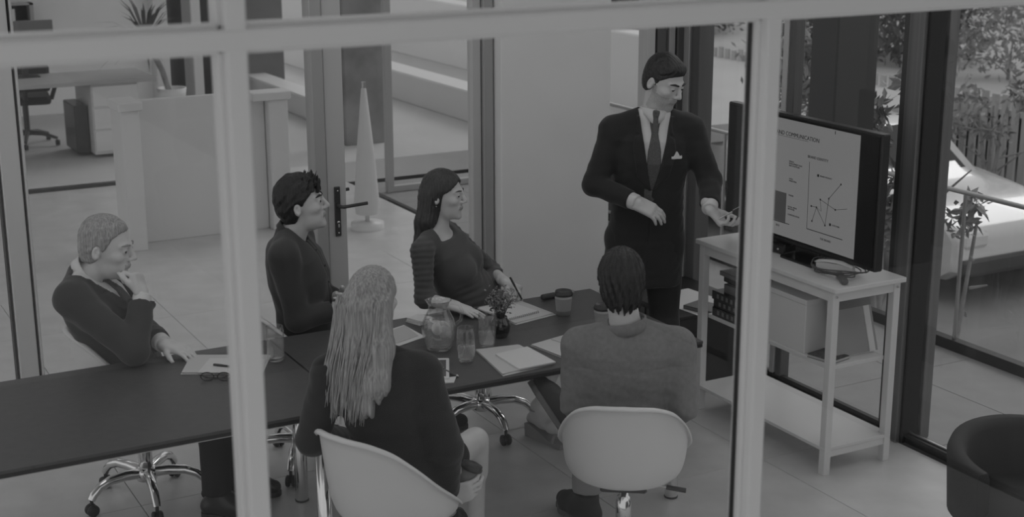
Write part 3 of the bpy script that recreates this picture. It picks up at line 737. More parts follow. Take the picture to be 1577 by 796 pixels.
# ------------------------------------------------------------------ meeting tables
M_table = mat('black_table_laminate', .075, .42, noise=.12, nscale=30, spec=.35)
M_tedge = mat('black_table_edge', .012, .5)
M_bounce = mat('bounce_white', .8, .8)
def table(x0, x1, label):
    t = empty('meeting_table', ((x0+x1)/2, 5.25, 0), label=label, cat='table', group='dark meeting tables pushed together')
    hw = (x1-x0)/2-.0015
    MB().box((-hw, -.463, .728), (hw, .467, .74), ch=.002).build('tabletop', M_table, t)
    MB().box((-hw+.001, -.461, .712), (hw-.001, .465, .728), ch=.002).build('edge_band', M_tedge, t)
    MB().box((-hw+.01, -.45, .709), (hw-.01, .455, .712)).build('bounce_board', M_bounce, t)  # pale board added under the top to bounce light onto the floor
    MB().box((-hw+.06, -.37, .672), (hw-.06, -.34, .709)).box((-hw+.06, .34, .672), (hw-.06, .37, .709)).build('under_frame', M_steel, t)
    for sx in (-1, 1):
        for y in (-.375, .385):
            l = MB().lathe([(.0, 0), (.028, 0), (.029, .004), (.029, .708), (0, .709)], 24, (sx*(hw-.085), y, 0)).build('leg', M_chrome, t)
            MB().lathe([(.03, .0005), (.031, .008), (.029, .009)], 24, (sx*(hw-.085), y, 0)).build('foot_ring', M_dark, l)
    return t
table(.21, 1.905, 'dark meeting table at the left, under the older man\'s elbow')
table(1.91, 3.535, 'dark meeting table at the right, carrying the jug and the vase')

# ------------------------------------------------------------------ white shell chairs
M_shell = mat('white_plastic_shell', .70, .38)
M_caster = mat('caster_black', .014, .45)
def shell_mesh():
    V = []; NU = 72; NV = 26
    ka = [0, 30, 55, 75, 95, 115, 135, 155, 180]
    kh = [-.015, .0, .04, .10, .165, .25, .325, .362, .37]
    kr = [.225, .232, .238, .240, .240, .242, .248, .258, .262]
    ks = [.200, .205, .205, .20, .198, .195, .19, .185, .18]
    # smooth the key tables
    A = np.linspace(0, 180, 181)
    def sm(k):
        a = np.interp(A, ka, k)
        for _ in range(60): a[1:-1] = .25*a[:-2]+.5*a[1:-1]+.25*a[2:]
        return a
    H, R, S = sm(kh), sm(kr), sm(ks)
    for i in range(NU):
        th = -180+360*i/NU; a = abs(th); hh = np.interp(a, A, H); rr = np.interp(a, A, R); rs = np.interp(a, A, S)
        c, s = math.cos(math.radians(th)), math.sin(math.radians(th)); row = []
        for j in range(NV):
            u = j/(NV-1)
            if u < .35: r = rs*.85*u/.35; z = -.018*(1-(u/.35)**2)+.006*0
            else:
                v = (u-.35)/.65
                # bezier from seat edge to rim
                b0 = (rs*.85, 0); b1 = (rs*1.15, 0.0); b2 = (rs*1.10+.3*(rr-rs), hh*.35); b3 = (rr, hh)
                w = (1-v); r = w**3*b0[0]+3*w*w*v*b1[0]+3*w*v*v*b2[0]+v**3*b3[0]; z = w**3*b0[1]+3*w*w*v*b1[1]+3*w*v*v*b2[1]+v**3*b3[1]
            row.append((r*s, r*c-.02, z))
        r = rr; 
        for k, (dr, dz) in enumerate(((.006, .001), (.013, -.003), (.017, -.010))): row.append(((r+dr)*s, (r+dr)*c-.02, hh+dz))
        V.append(row)
    return V
SH = shell_mesh()
CH_PROTO = []
def shell_chair(loc, rz, label, base_rot=0.0, seat=.46):
    c = empty('shell_chair', (loc[0], loc[1], 0), rz, label, 'chair', 'white shell chairs around the tables')
    if not CH_PROTO:
        o = MB().grid(SH, True, True).build('shell', M_shell, c); o.location.z = seat
        md = o.modifiers.new('thickness', 'SOLIDIFY'); md.thickness = .007; md.offset = 0
        CH_PROTO.append(o.data)
        o2 = MB().box((-.09, -.11, -.045), (.09, .09, -.02), ch=.006).build('seat_plate', M_dark, c); CH_PROTO.append(o2.data)
        o3 = MB().lathe([(0, .15), (.03, .15), (.03, .30), (.026, .305), (.026, .32), (.019, .325), (.019, .44), (0, .44)], 20).build('gas_column', M_chrome, c); CH_PROTO.append(o3.data)
        o4 = MB().lathe([(0, .10), (.042, .10), (.05, .115), (.05, .145), (.038, .16), (0, .16)], 20).build('hub', M_chrome, c); CH_PROTO.append(o4.data)
        lg = MB().tube([(.03, 0, .135), (.10, 0, .142), (.17, 0, .140), (.22, 0, .122), (.25, 0, .095), (.262, 0, .075)], [.024, .023, .021, .019, .018, .017], 14); CH_PROTO.append(lg)
        cs = MB()
        for s in (-1, 1): cs.lathe([(0, -.010), (.020, -.010), (.027, -.004), (.027, .006), (.022, .010), (0, .010)], 16, (.262, s*.0135, .028), Matrix.Rotation(math.pi/2, 4, 'X'))
        cs.tube([(.262, 0, .02), (.262, 0, .078)], .008, 8); CH_PROTO.append(cs)
    else:
        o = link_mesh('shell', CH_PROTO[0], None, c); md = o.modifiers.new('thickness', 'SOLIDIFY'); md.thickness = .007; md.offset = 0
        o2 = link_mesh('seat_plate', CH_PROTO[1], None, c); o3 = link_mesh('gas_column', CH_PROTO[2], None, c); link_mesh('hub', CH_PROTO[3], None, c)
    o.location.z = seat; o2.location.z = seat
    o3.scale = (1, 1, 1)
    lv = MB().tube([(.05, -.03, seat-.035), (.17, -.05, seat-.04)], .004, 8).build('lift_lever', M_chrome, c)
    MB().tube([(.165, -.05, seat-.04), (.24, -.063, seat-.045)], .010, 10).build('lever_grip', M_dark, lv)
    for k in range(5):
        a = base_rot-rz+k*2*math.pi/5
        if isinstance(CH_PROTO[4], MB):
            l = CH_PROTO[4].build('leg', M_chrome, c); CH_PROTO[4] = l.data
            w = CH_PROTO[5].build('caster', M_caster, l); CH_PROTO[5] = w.data
        else:
            l = link_mesh('leg', CH_PROTO[4], None, c); w = link_mesh('caster', CH_PROTO[5], None, l)
        l.rotation_euler.z = a
    return c
def face(d): return math.atan2(-d[0], d[1])     # rotation that turns +y towards d
fr = dirv
shell_chair((1.40, 5.97), face(fr(1, .35, 0)), 'white shell chair holding the older man in the suit', base_rot=math.radians(-96))
shell_chair((2.14, 6.02), face(fr(1, .55, 0)), 'white shell chair holding the young man in the dark shirt', base_rot=math.radians(95))
shell_chair((3.09, 6.02), face(fr(1, -.2, 0)), 'white shell chair holding the long-haired woman who writes', base_rot=math.radians(-90))
shell_chair((1.93, 4.44), face(fr(.62, .78, 0)), 'white shell chair holding the blonde woman seen from behind', base_rot=.4, seat=.455)
shell_chair((2.88, 4.39), face(fr(.10, 1, 0)), 'white shell chair holding the man in the grey shirt seen from behind', base_rot=.9, seat=.425)

# ------------------------------------------------------------------ console with the television
M_cons = mat('white_lacquer', .70, .35)
con = empty('console_table', (4.39, 5.23, 0), label='white console table with shelves against the window', cat='console table')
box_obj('top_board', (-.21, -.53, .878), (.21, .53, .90), M_cons, con, .003)
for sx in (-1, 1):
    for sy in (-1, 1): box_obj('leg', (sx*.18-.019, sy*.487-.019, 0), (sx*.18+.019, sy*.487+.019, .878), M_cons, con, .002)
for sx in (-1, 1): box_obj('apron', (sx*.183-.011, -.467, .83), (sx*.183+.011, .467, .878), M_cons, con)
for sy in (-1, 1):
    box_obj('apron', (-.161, sy*.49-.011, .83), (.161, sy*.49+.011, .878), M_cons, con)
    box_obj('apron', (-.161, sy*.49-.011, .085), (.161, sy*.49+.011, .118), M_cons, con)
box_obj('lower_shelf', (-.20, -.505, .118), (.20, .505, .134), M_cons, con, .002)
box_obj('middle_shelf', (-.16, -.468, .495), (.16, .468, .515), M_cons, con, .002)
for s in (-1, 1): MB().lathe([(.006, 0), (.006, .003), (0, .003)], 10, (s*.18, -.5065, .855), Matrix.Rotation(math.pi/2, 4, 'X')).build('screw', M_steel, con)
# television
M_tvb = mat('tv_black', .008, .25)
M_slide = emit('slide_glow', .22); M_slided = emit('slide_dark', .06); M_ink = mat('slide_ink', .01, .6); M_bezel = mat('tv_bezel', .02, .3)
tv = empty('television', (4.40, 5.235, .90), label='flat television showing a slide of bars and a line chart', cat='television')
MB().box((-.018, -.556, .056), (.03, .556, .678), ch=.006).build('casing', M_bezel, tv)
sc_ = MB().box((-.021, -.540, .074), (-.018, .540, .664)).build('screen', M_tvb, tv)
MB().box((-.0222, -.419, .086), (-.021, .415, .655)).build('slide', M_slide, sc_)
MB().box((-.01, -.17, .012), (.04, .0, .09)).build('neck', M_tvb, tv)
MB().box((-.08, -.20, 0), (.14, .03, .014), ch=.004).build('stand_foot', M_tvb, tv)
def tvp(y, z): return (-.0226, y-5.235, z-.90)
def tvrect(y0, z0, y1, z1, m, name, t=.0006):
    a = tvp(max(y0, y1), min(z0, z1)); b = tvp(min(y0, y1), max(z0, z1))
    return MB().box((a[0]-t, b[1], a[2]), (a[0], a[1], b[2])).build(name, m, sc_)
def tvline(pts, r=.0012, name='chart_line'):
    return MB().tube([tvp(*p) for p in pts], r, 5).build(name, M_ink, sc_)
tvrect(5.545, 1.05, 5.44, 1.20, M_slided, 'chart_bar'); tvrect(5.394, 1.055, 5.305, 1.20, M_slided, 'chart_bar'); tvrect(5.62, 1.05, 5.575, 1.15, M_slided, 'chart_bar')
tvline([(5.63, 1.049), (5.275, 1.053)], .0018, 'chart_axis'); tvline([(5.150, 1.38), (5.146, 1.06)], .001, 'chart_axis'); tvline([(5.146, 1.06), (4.896, 1.06)], .0018, 'chart_axis')
tvline([(5.122, 1.174), (5.085, 1.175), (5.02, 1.102), (5.003, 1.232), (4.926, 1.313)], .0012)
tvline([(5.112, 1.104), (5.085, 1.175), (5.052, 1.163), (5.061, 1.217), (4.955, 1.189), (4.877, 1.208)], .0010)
for p in ((5.122, 1.174), (5.085, 1.175), (5.02, 1.102), (5.003, 1.232), (4.926, 1.313), (5.112, 1.104), (4.955, 1.189), (5.061, 1.217)):
    tvrect(p[0]-.004, p[1]-.004, p[0]+.004, p[1]+.004, M_ink, 'chart_dot')
for p in ((5.085, 1.326), (4.985, 1.113)): tvrect(p[0]-.006, p[1]-.006, p[0]+.006, p[1]+.006, M_ink, 'chart_key')
tvrect(4.985, 1.585-.035, 4.981, 1.535, M_ink, 'cursor')
def text(body, loc, size, m, parent, R, name='lettering', thick=.0004, align='LEFT'):
    cu = bpy.data.curves.new(name, 'FONT'); cu.body = body; cu.size = size; cu.extrude = thick; cu.align_x = align; cu.resolution_u = 3
    ob = bpy.data.objects.new(name, cu); COL.objects.link(ob)
    dg = bpy.context.evaluated_depsgraph_get(); me = bpy.data.meshes.new_from_object(ob.evaluated_get(dg)); bpy.data.objects.remove(ob)
    o = link_mesh(name, me, m, parent); o.matrix_local = Matrix.Translation(loc) @ R; return o
RT = Matrix(((0, 0, -1, 0), (-1, 0, 0, 0), (0, 1, 0, 0), (0, 0, 0, 1)))
text('STRATEGY & BRAND COMMUNICATION', (-.023, 5.60-5.235, 1.478-.9), .028, M_ink, sc_, RT)
tvline([(5.60, 1.472), (5.165, 1.472)], .0008, 'underline')
text('BRAND IDENTITY', (-.023, 5.164-5.235, 1.398-.9), .018, M_ink, sc_, RT)
text('2012', (-.023, 5.535-5.235, 1.028-.9), .014, M_ink, sc_, RT); text('2013', (-.023, 5.375-5.235, 1.028-.9), .014, M_ink, sc_, RT)
text('DESIGN\nDEVELOPMENT PLAN\nAND STRATEGIES', (-.023, 5.297-5.235, 1.355-.9), .010, M_ink, sc_, RT)
text('LOGO\nMARKETING', (-.023, 5.291-5.235, 1.272-.9), .010, M_ink, sc_, RT); text('ONLINE', (-.023, 5.29-5.235, 1.192-.9), .010, M_ink, sc_, RT)
text('SOCIAL MEDIA\nNETWORK', (-.023, 5.291-5.235, 1.136-.9), .010, M_ink, sc_, RT); text('COMMUNICATION', (-.023, 5.29-5.235, 1.098-.9), .010, M_ink, sc_, RT)
text('BRAND PRODUCT', (-.023, 5.072-5.235, 1.323-.9), .010, M_ink, sc_, RT); text('CUSTOMER', (-.023, 4.972-5.235, 1.11-.9), .010, M_ink, sc_, RT); text('THE BRAND', (-.023, 5.05-5.235, 1.028-.9), .014, M_ink, sc_, RT)
# things on the console
M_gloss = mat('glossy_black', .02, .12); M_paper = mat('paper', .66, .7); M_cable = mat('cable_grey', .10, .5)
rt = empty('media_box', (4.43, 5.41, .90), math.radians(8), 'glossy black media box left of the television foot', 'media box')
MB().box((-.09, -.12, .004), (.09, .12, .05), ch=.008).build('case', M_gloss, rt)
for y in (-.09, .09): MB().box((-.08, y-.01, 0), (.08, y+.01, .005)).build('rubber_foot', M_black, rt)
MB().lathe([(.006, 0), (.006, .004), (0, .004)], 10, (-.09, -.08, .025), Matrix.Rotation(-math.pi/2, 4, 'Y')).build('button', M_steel, rt)
cb = MB(); pts = []
for k in range(90):
    a = k*.28; r = .075+.012*math.sin(k*.9)+.0005*k; pts.append((4.36+r*1.0*math.cos(a)*.9, 4.905+r*1.35*math.sin(a), .906+.00045*k+.004*math.sin(a*2)))
pts += [(4.33, 5.02, .93), (4.40, 5.02, .95), (4.46, 4.99, .93)]
tag(cb.tube(pts, .0032, 6).build('coiled_cable', M_cable, None), 'coiled dark cable lying at the right end of the console top', 'cable')
ad = empty('white_adapter', (4.345, 4.91, .945), math.radians(25), 'white curved adapter lying in the cable coil', 'adapter')
MB().grid([[(x, y, .0+.018*math.cos(y*14)*(1-(x/.05)**2*.5)) for x in np.linspace(-.028, .028, 6)] for y in np.linspace(-.085, .085, 12)]).build('shell', M_cons, ad)
MB().box((-.02, -.10, -.03), (.02, .08, .008), ch=.006).build('base', M_cons, ad)
pg_ = empty('cable_plug', (4.30, 4.80, .905), math.radians(60), 'grey plug strip beside the cable coil', 'plug')
MB().box((-.08, -.016, 0), (.06, .016, .022), ch=.006).build('body', M_cable, pg_); MB().tube([(.06, 0, .011), (.10, 0, .011)], .006, 8).build('tip', M_steel, pg_)
# books on the middle shelf
M_book = mat('book_black', .016, .4); M_bookg = mat('book_grey', .16, .5); M_pages = mat('book_pages', .5, .9)
def book(loc, rz, size, m, label, gilt=0):
    b = empty('book', loc, rz, label, 'book', 'books stacked on the console shelf'); x, y, t = size
    MB().box((-x/2+.004, -y/2+.004, .003), (x/2-.002, y/2-.004, t-.003)).build('page_block', M_pages, b)
    MB().box((-x/2, -y/2, 0), (x/2, y/2, .003)).box((-x/2, -y/2, t-.003), (x/2, y/2, t)).box((-x/2, -y/2, 0), (-x/2+.003, y/2, t)).build('cover', m, b)
    for k in range(gilt): MB().box((-x/2-.0006, -y/2+.02+k*(y-.04)/gilt, t*.25), (-x/2, -y/2+.02+k*(y-.04)/gilt+.018, t*.75)).build('spine_mark', M_bookg, b)
    return b
zb = .515; bx0 = 4.335
for k, (dz, lab, dx, rz) in enumerate(((.045, 'black bound book with spine marks at the bottom of the shelf stack', 0, 0), (.042, 'black bound book with spine marks second from the bottom of the stack', .008, .03), (.044, 'black bound book with spine marks third from the bottom of the stack', -.006, -.02))):
    book((bx0+dx, 5.535, zb), rz, (.20, .27, dz), M_book, lab, 6); zb += dz
book((bx0+.01, 5.50, zb), .05, (.17, .22, .045), M_bookg, 'grey backed book lying on the three black volumes', 0); zb += .045
book((bx0+.02, 5.52, zb), -.12, (.17, .24, .042), M_book, 'dark thick book second from the top of the stack', 0); zb += .042
book((bx0+.0, 5.50, zb), -.05, (.19, .26, .022), M_bookg, 'thin grey book on top of the stack', 0)
bxw = empty('white_file_box', (4.33, 5.12, .515), 0, 'white file box standing on the middle shelf of the console', 'box')
MB().box((-.09, -.16, 0), (.09, .17, .24), ch=.003).build('box_body', M_cons, bxw); MB().box((-.095, -.165, .235), (.095, .175, .26), ch=.003).build('lid', M_cons, bxw)
pnb = empty('patterned_notebook', (4.30, 4.86, .515), .2, 'small black and white patterned notebook on the middle shelf', 'notebook')
M_pat = mat('speckled_cover', .06, .5, noise=.95, nscale=90)
MB().box((-.06, -.07, .002), (.06, .07, .014)).build('pages', M_pages, pnb); MB().box((-.062, -.072, .014), (.062, .072, .017)).box((-.062, -.072, 0), (.062, .072, .002)).build('cover', M_pat, pnb)
fo = empty('leaning_folder', (4.44, 4.83, .52), 0, 'grey folder with a dark corner leaning at the end of the middle shelf', 'folder')
Mf = Matrix.Rotation(math.radians(-18), 4, 'X')
MB().box((-.12, -.006, 0), (.13, .006, .28), Mf).build('folder_board', mat('folder_grey', .30, .6), fo); MB().box((-.12, -.0075, .215), (.13, -.006, .28), Mf).build('dark_band', M_bookg, fo); MB().box((.08, -.008, .0), (.115, -.006, .215), Mf).build('label_strip', M_paper, fo)
# low cabinet behind the presenter
lc = empty('low_black_cabinet', (4.50, 6.28, 0), 0, 'low black cabinet behind the console, papers lying on it', 'cabinet')
MB().box((-.24, -.30, .02), (.24, .34, .40), ch=.006).build('body', mat('cabinet_black', .014, .4), lc); MB().box((-.25, -.31, .40), (.25, .35, .415), ch=.004).build('top', mat('cabinet_black'), .014) if False else MB().box((-.25, -.31, .40), (.25, .35, .415), ch=.004).build('top', MATS['cabinet_black'], lc)
for y in (-.13, .17): MB().box((-.246, y-.14, .05), (-.24, y+.14, .38)).build('door_panel', M_dark, lc)
def sheet(name, loc, rz, sx, sy, label, m=None, t=.002, cat='paper', group=None, curl=0.0, parent=None):
    n = 8; V = [[((i/n-.5)*sx, (j/n-.5)*sy, t+curl*((i/n)**4)*(j/n)**2) for j in range(n+1)] for i in range(n+1)]
    mb = MB().grid(V); W = [[(x, y, z-t) for (x, y, z) in row] for row in V]; mb.grid([r[::-1] for r in W])
    for i in (0, n): mb.add(V[i]+W[i][::-1], [tuple(range(2*n+2))])
    for j in (0, n): mb.add([r[j] for r in V]+[r[j] for r in W][::-1], [tuple(range(2*n+2))])
    o = mb.build(name, m or M_paper, parent); o.location = loc; o.rotation_euler = (0, 0, rz)
    if label: tag(o, label, cat, group)
    return o
sheet('paper_sheet', (4.48, 6.18, .4155), .1, .30, .42, 'large white paper sheet lying on the low black cabinet')
book((4.45, 6.02, .4155+.003), .3, (.14, .19, .02), M_bookg, 'small grey book on the low black cabinet')

# ------------------------------------------------------------------ things on the meeting tables
TZ = .7405
M_tg = glass('drinking_glass', .985, 1.5, gain=1.6, milk=.008); M_water = glass('water', .97, 1.33, milk=.13)
def tumbler(x, y, label, fill=.45):
    g = empty('water_glass', (x, y, TZ), 0, label, 'glass', 'tumblers of water on the tables')
    MB().lathe([(0, .001), (.030, .001), (.0335, .006), (.0355, .02), (.0385, .07), (.0375, .125), (.0355, .147), (.0345, .148), (.0335, .146), (.0355, .12), (.0365, .07), (.0335, .022), (.030, .014), (0, .014)], 28).build('glass_body', M_tg, g)
    MB().lathe([(0, .0145), (.0295, .0145), (.033, .022), (.0350, .05), (.0355, .148*fill), (0, .148*fill)], 28).build('water', M_water, g)
    return g
tumbler(2.519, 5.038, 'water glass nearest the table edge, half full, right of the jug')
tumbler(2.682, 5.165, 'water glass standing against the flower vase')
tumbler(1.838, 5.434, 'water glass standing alone in front of the young man', .62)
jg = empty('water_jug', (2.49, 5.235, TZ), 0, 'clear glass jug of lemon water among the papers', 'jug')
MB().lathe([(0, .002), (.046, .002), (.052, .008), (.056, .02), (.069, .06), (.072, .095), (.066, .13), (.050, .165), (.042, .182), (.042, .195), (.050, .212), (.056, .218), (.054, .219), (.047, .211), (.039, .195), (.039, .182), (.047, .163), (.063, .128), (.069, .095), (.066, .06), (.053, .022), (.046, .014), (0, .014)], 36).build('glass_body', M_tg, jg)
MB().lathe([(0, .0145), (.045, .0145), (.052, .022), (.065, .06), (.068, .095), (.0645, .125), (0, .125)], 36).build('water', M_water, jg)
MB().tube([(.045, -.025, .205), (.075, -.042, .20), (.088, -.049, .17), (.082, -.046, .13), (.06, -.034, .11)], .007, 10).build('handle', M_tg, jg)
M_lem = mat('lemon_slice', .6, .5)
for k, (x, y, z, a, b) in enumerate(((-.02, -.025, .10, 1.2, .3), (.022, -.018, .108, 1.0, 2.0), (.0, .03, .115, .4, 1.0), (.012, -.03, .085, 1.4, -.6))):
    R = Matrix.Rotation(b, 4, 'Z') @ Matrix.Rotation(a, 4, 'X'); MB().lathe([(0, -.003), (.026, -.003), (.028, 0), (.026, .003), (0, .003)], 18, (x, y, z), R).build('lemon_slice', M_lem, jg)
vz = empty('flower_vase', (2.798, 5.262, TZ), 0, 'small dark glass vase with a bunch of tiny flowers', 'vase')
MB().lathe([(0, 0), (.030, 0), (.034, .006), (.042, .03), (.044, .05), (.040, .072), (.031, .086), (.031, .092), (.028, .092), (.028, .084), (0, .08)], 28).build('vase_body', mat('dark_glass', .015, .06, coat=1.0), vz)
rs = random.Random(11); st = MB(); lf = MB()
for k in range(60):
    a = rs.uniform(0, 6.28); sp = rs.uniform(.1, 1.0); top = Vector((math.cos(a)*.065*sp, math.sin(a)*.065*sp, .11+.10*rs.uniform(.35, 1)))
    st.tube([(math.cos(a)*.012, math.sin(a)*.012, .08), top*.7+Vector((0, 0, .03)), top], .0011, 4)
    for q in range(9):
        d = Vector((rs.gauss(0, 1), rs.gauss(0, 1), rs.gauss(0, 1))).normalized(); w = d.orthogonal().normalized(); p = top+Vector((rs.gauss(0, .010), rs.gauss(0, .010), rs.gauss(-.012, .014))); l = rs.uniform(.010, .017)
        lf.add([p, p+d*l*.5+w*l*.3, p+d*l, p+d*l*.5-w*l*.3], [(0, 1, 2, 3)])
st.build('stems', M_leafd, vz); f_o = lf.build('flowers', mat('flower_mix', .20, .6, noise=.8, nscale=60), vz); f_o['kind'] = 'stuff'
M_cup = mat('paper_cup', .42, .7); M_lid = mat('cup_lid', .04, .4); M_sleeve = mat('ribbed_sleeve', .36, .8)
def coffee(loc, label, M=None, ribbed=True, cm=None):
    c = empty('coffee_cup', loc, 0, label, 'coffee cup', 'takeaway coffee cups')
    if M is not None: c.rotation_euler = M.to_euler()
    MB().lathe([(0, .002), (.027, .002), (.027, 0), (.029, 0), (.0385, .098), (.036, .098), (0, .096)], 28).build('cup', cm or M_cup, c)
    if ribbed:
        pr = [(.0295+.0096*(z/.098)+.0012+(.0012 if k % 2 else 0), z) for k, z in enumerate(np.linspace(.02, .082, 24))]; MB().lathe([(.03, .02)]+pr+[(.036, .082)], 28).build('sleeve', M_sleeve, c)
    MB().lathe([(.0405, .092), (.042, .095), (.042, .102), (.039, .104), (.038, .113), (.035, .114), (.034, .109), (0, .109)], 28).build('lid', M_lid, c)
    return c
coffee((3.204, 5.412, TZ), 'takeaway coffee cup with dark lid standing alone near the far table edge')
coffee((3.245, 5.14, TZ), 'takeaway coffee cup half hidden behind the shoulder of the man in the grey shirt')
def quad_sheet(name, pts, z, label, m, t=.0025, cat='paper', group=None, ch=0):
    c = sum((Vector((x, y)) for x, y in pts), Vector((0, 0)))/len(pts)
    P = [(x-c.x, y-c.y) for x, y in pts]
    a = sum(P[i][0]*P[(i+1) % len(P)][1]-P[(i+1) % len(P)][0]*P[i][1] for i in range(len(P)))
    if a < 0: P = P[::-1]
    o = MB().prism(P, 0, t).build(name, m, None); o.location = (c.x, c.y, z); return tag(o, label, cat, group)
M_fold = mat('folder_card', .55, .6); M_papg = mat('paper_grey', .48, .7)
def folder(pts, z, label, inner=True, m=None):
    c = sum((Vector((x, y)) for x, y in pts), Vector((0, 0)))/4; f = empty('open_folder', (c.x, c.y, z), 0, label, 'folder')
    def pr(s, dz, t, nm, m_, off=(0, 0)):
        P = [((x-c.x)*s+off[0], (y-c.y)*s+off[1]) for x, y in pts]
        a = sum(P[i][0]*P[(i+1) % 4][1]-P[(i+1) % 4][0]*P[i][1] for i in range(4)); P = P if a > 0 else P[::-1]
        return MB().prism(P, dz, dz+t).build(nm, m_, f)
    pr(1, 0, .002, 'cover', m or M_fold); pr(.93, .002, .004, 'page_block', M_paper, (.004, .003)); pr(.95, .006, .0012, 'front_flap', m or M_fold, (-.004, .004))
    return f
# in front of the older man
folder([(1.545, 5.66), (1.443, 5.452), (1.735, 5.30), (1.84, 5.50)], TZ, 'pale folder under a black pen in front of the older man')
quad_sheet('note_sheet', [(1.60, 5.57), (1.505, 5.42), (1.715, 5.30), (1.80, 5.45)], TZ+.0075, 'white note sheet lying on the pale folder of the older man', M_paper, .0012)
def pen(a, b, r, label, m=None, up=0.0):
    a = Vector(a); b = Vector(b); p = empty('pen', a, 0, label, 'pen'); d = b-a; L = d.length; u = d/L
    mm = m or M_gloss
    MB().tube([u*.012, u*(L*.62)], r, 10).build('barrel', mm, p); MB().tube([u*(L*.62), u*L], r*1.12, 10).build('cap', M_gloss, p); MB().tube([(0, 0, 0), u*.012], [.0008, r], 10).build('tip', M_steel, p)
    n = Vector((0, 0, 1)) if abs(u.z) < .8 else Vector((1, 0, 0)); n = (n-u*n.dot(u)).normalized(); MB().tube([u*(L*.66)+n*r*1.5, u*(L*.96)+n*r*1.5], r*.3, 6).build('clip', M_steel, p); return p
pen((1.668, 5.385, TZ+.0135), (1.585, 5.468, TZ+.0135), .0042, 'black pen lying on the white note sheet of the older man')
eg = empty('reading_glasses', (1.545, 5.312, TZ), math.radians(-28), 'folded dark rimmed reading glasses at the edge of the older man\'s folder', 'glasses')
for s in (-1, 1):
    ring = [(s*.033+.026*math.cos(a), 0.0, .018+.017*math.sin(a)) for a in np.linspace(0, 2*math.pi, 22)]; MB().tube(ring, .0022, 6).build('rim', M_gloss, eg)
    MB().tube([(s*.062, 0, .024), (s*.066, .01, .022), (s*.02, .02+.004*s, .004), (-s*.05, .028+.004*s, .003)], .002, 6).build('temple', M_gloss, eg)
    MB().lathe([(0, 0), (.0245, 0)], 20, (s*.033, 0, .018), Matrix.Rotation(math.pi/2, 4, 'X') @ Matrix.Scale(.66, 4, (0, 1, 0))).build('lens', M_glassb, eg)
MB().tube([(-.008, 0, .022), (0, 0, .025), (.008, 0, .022)], .002, 6).build('bridge', M_gloss, eg)
# right half of the tables
folder([(2.617, 5.147), (2.813, 5.117), (2.815, 4.832), (2.566, 4.803)], TZ, 'open grey-white folder near the table edge right of the tumblers')
quad_sheet('notepad', [(2.652, 5.031), (2.817, 5.055), (2.822, 4.825), (2.649, 4.819)], TZ+.0075, 'blank white notepad lying on the open folder at the table edge', M_paper, .006, 'notepad')
folder([(2.85, 5.087), (3.071, 5.14), (3.13, 4.90), (2.895, 4.835)], TZ, 'pale folder beside the elbow of the man in the grey shirt')
quad_sheet('brochure', [(2.96, 5.10), (3.10, 5.13), (3.14, 4.95), (3.0, 4.92)], TZ+.0075, 'white brochure on the folder beside the grey shirted man', M_papg, .003, 'brochure')
folder([(2.904, 5.686), (3.131, 5.70), (3.17, 5.422), (2.937, 5.373)], TZ, 'white folder under the notebook the woman writes in')
nb = empty('spiral_notebook', (2.995, 5.57, TZ+.0075), math.radians(12), 'white spiral notebook the woman is writing in', 'notebook')
MB().box((-.09, -.12, 0), (.09, .10, .006)).build('page_block', M_paper, nb)
for k in range(16): MB().tube([(-.085+k*.0113, -.122+.005*math.cos(a), .004+.005*math.sin(a)) for a in np.linspace(0, 6.0, 9)], .0009, 5).build('spiral_ring', M_dark, nb)
tb = empty('tablet', (2.335, 5.02, TZ), math.radians(64), 'white tablet with a dark screen half hidden by the blonde woman', 'tablet')
MB().box((-.125, -.088, 0), (.125, .088, .008), ch=.003).build('case', M_cons, tb); MB().box((-.100, -.075, .008), (.100, .075, .0087)).build('screen', mat('tablet_screen', .10, .12), tb)
quad_sheet('card', [(2.31, 4.90), (2.40, 4.89), (2.36, 4.83), (2.28, 4.86)], TZ, 'small white card below the tablet', M_paper, .003, 'card')
pen((2.405, 4.876, TZ+.006), (2.377, 5.03, TZ+.006), .0055, 'dark marker pen lying between the tablet and the tumbler', M_cable)
quad_sheet('paper_sheet', [(2.50, 5.615), (2.512, 5.417), (2.30, 5.33), (2.27, 5.53)], TZ, 'white paper sheet left of the jug beside the blonde hair', M_paper, .002)
quad_sheet('paper_sheet', [(2.50, 5.60), (2.49, 5.44), (2.29, 5.36), (2.26, 5.50)], TZ+.0022, 'upper white paper sheet of the pair beside the blonde hair', M_papg, .0015)
nk = empty('napkin_stack', (2.585, 5.63, TZ), math.radians(20), 'small stack of white napkins behind the jug', 'napkins')
for k in range(5): MB().box((-.045+.002*k, -.045, .004*k), (.045-.001*k, .045-.003*(k % 2), .004*k+.003)).build('napkin', M_paper, nk).rotation_euler.z = .06*(k % 3)
pc = empty('pencil_case', (3.295, 5.66, TZ), math.radians(4), 'grey ribbed pencil roll lying by the far table edge', 'pencil case')
MB().lathe([(0, -.065), (.012, -.065)]+[(.013+.0012*(k % 2), -.063+k*.007) for k in range(19)]+[(.012, .067), (0, .067)], 16, (0, 0, .0145), Matrix.Rotation(math.pi/2, 4, 'Y')).build('roll', mat('ribbed_fabric', .07, .9), pc)
MB().lathe([(0, .067), (.010, .068), (.0125, .09), (.008, .115), (0, .118)], 14, (0, 0, .0145), Matrix.Rotation(math.pi/2, 4, 'Y')).build('tip', M_cup, pc)
sheet('plant_sprig', (0, 0, -5), 0, .01, .01, None) if False else None
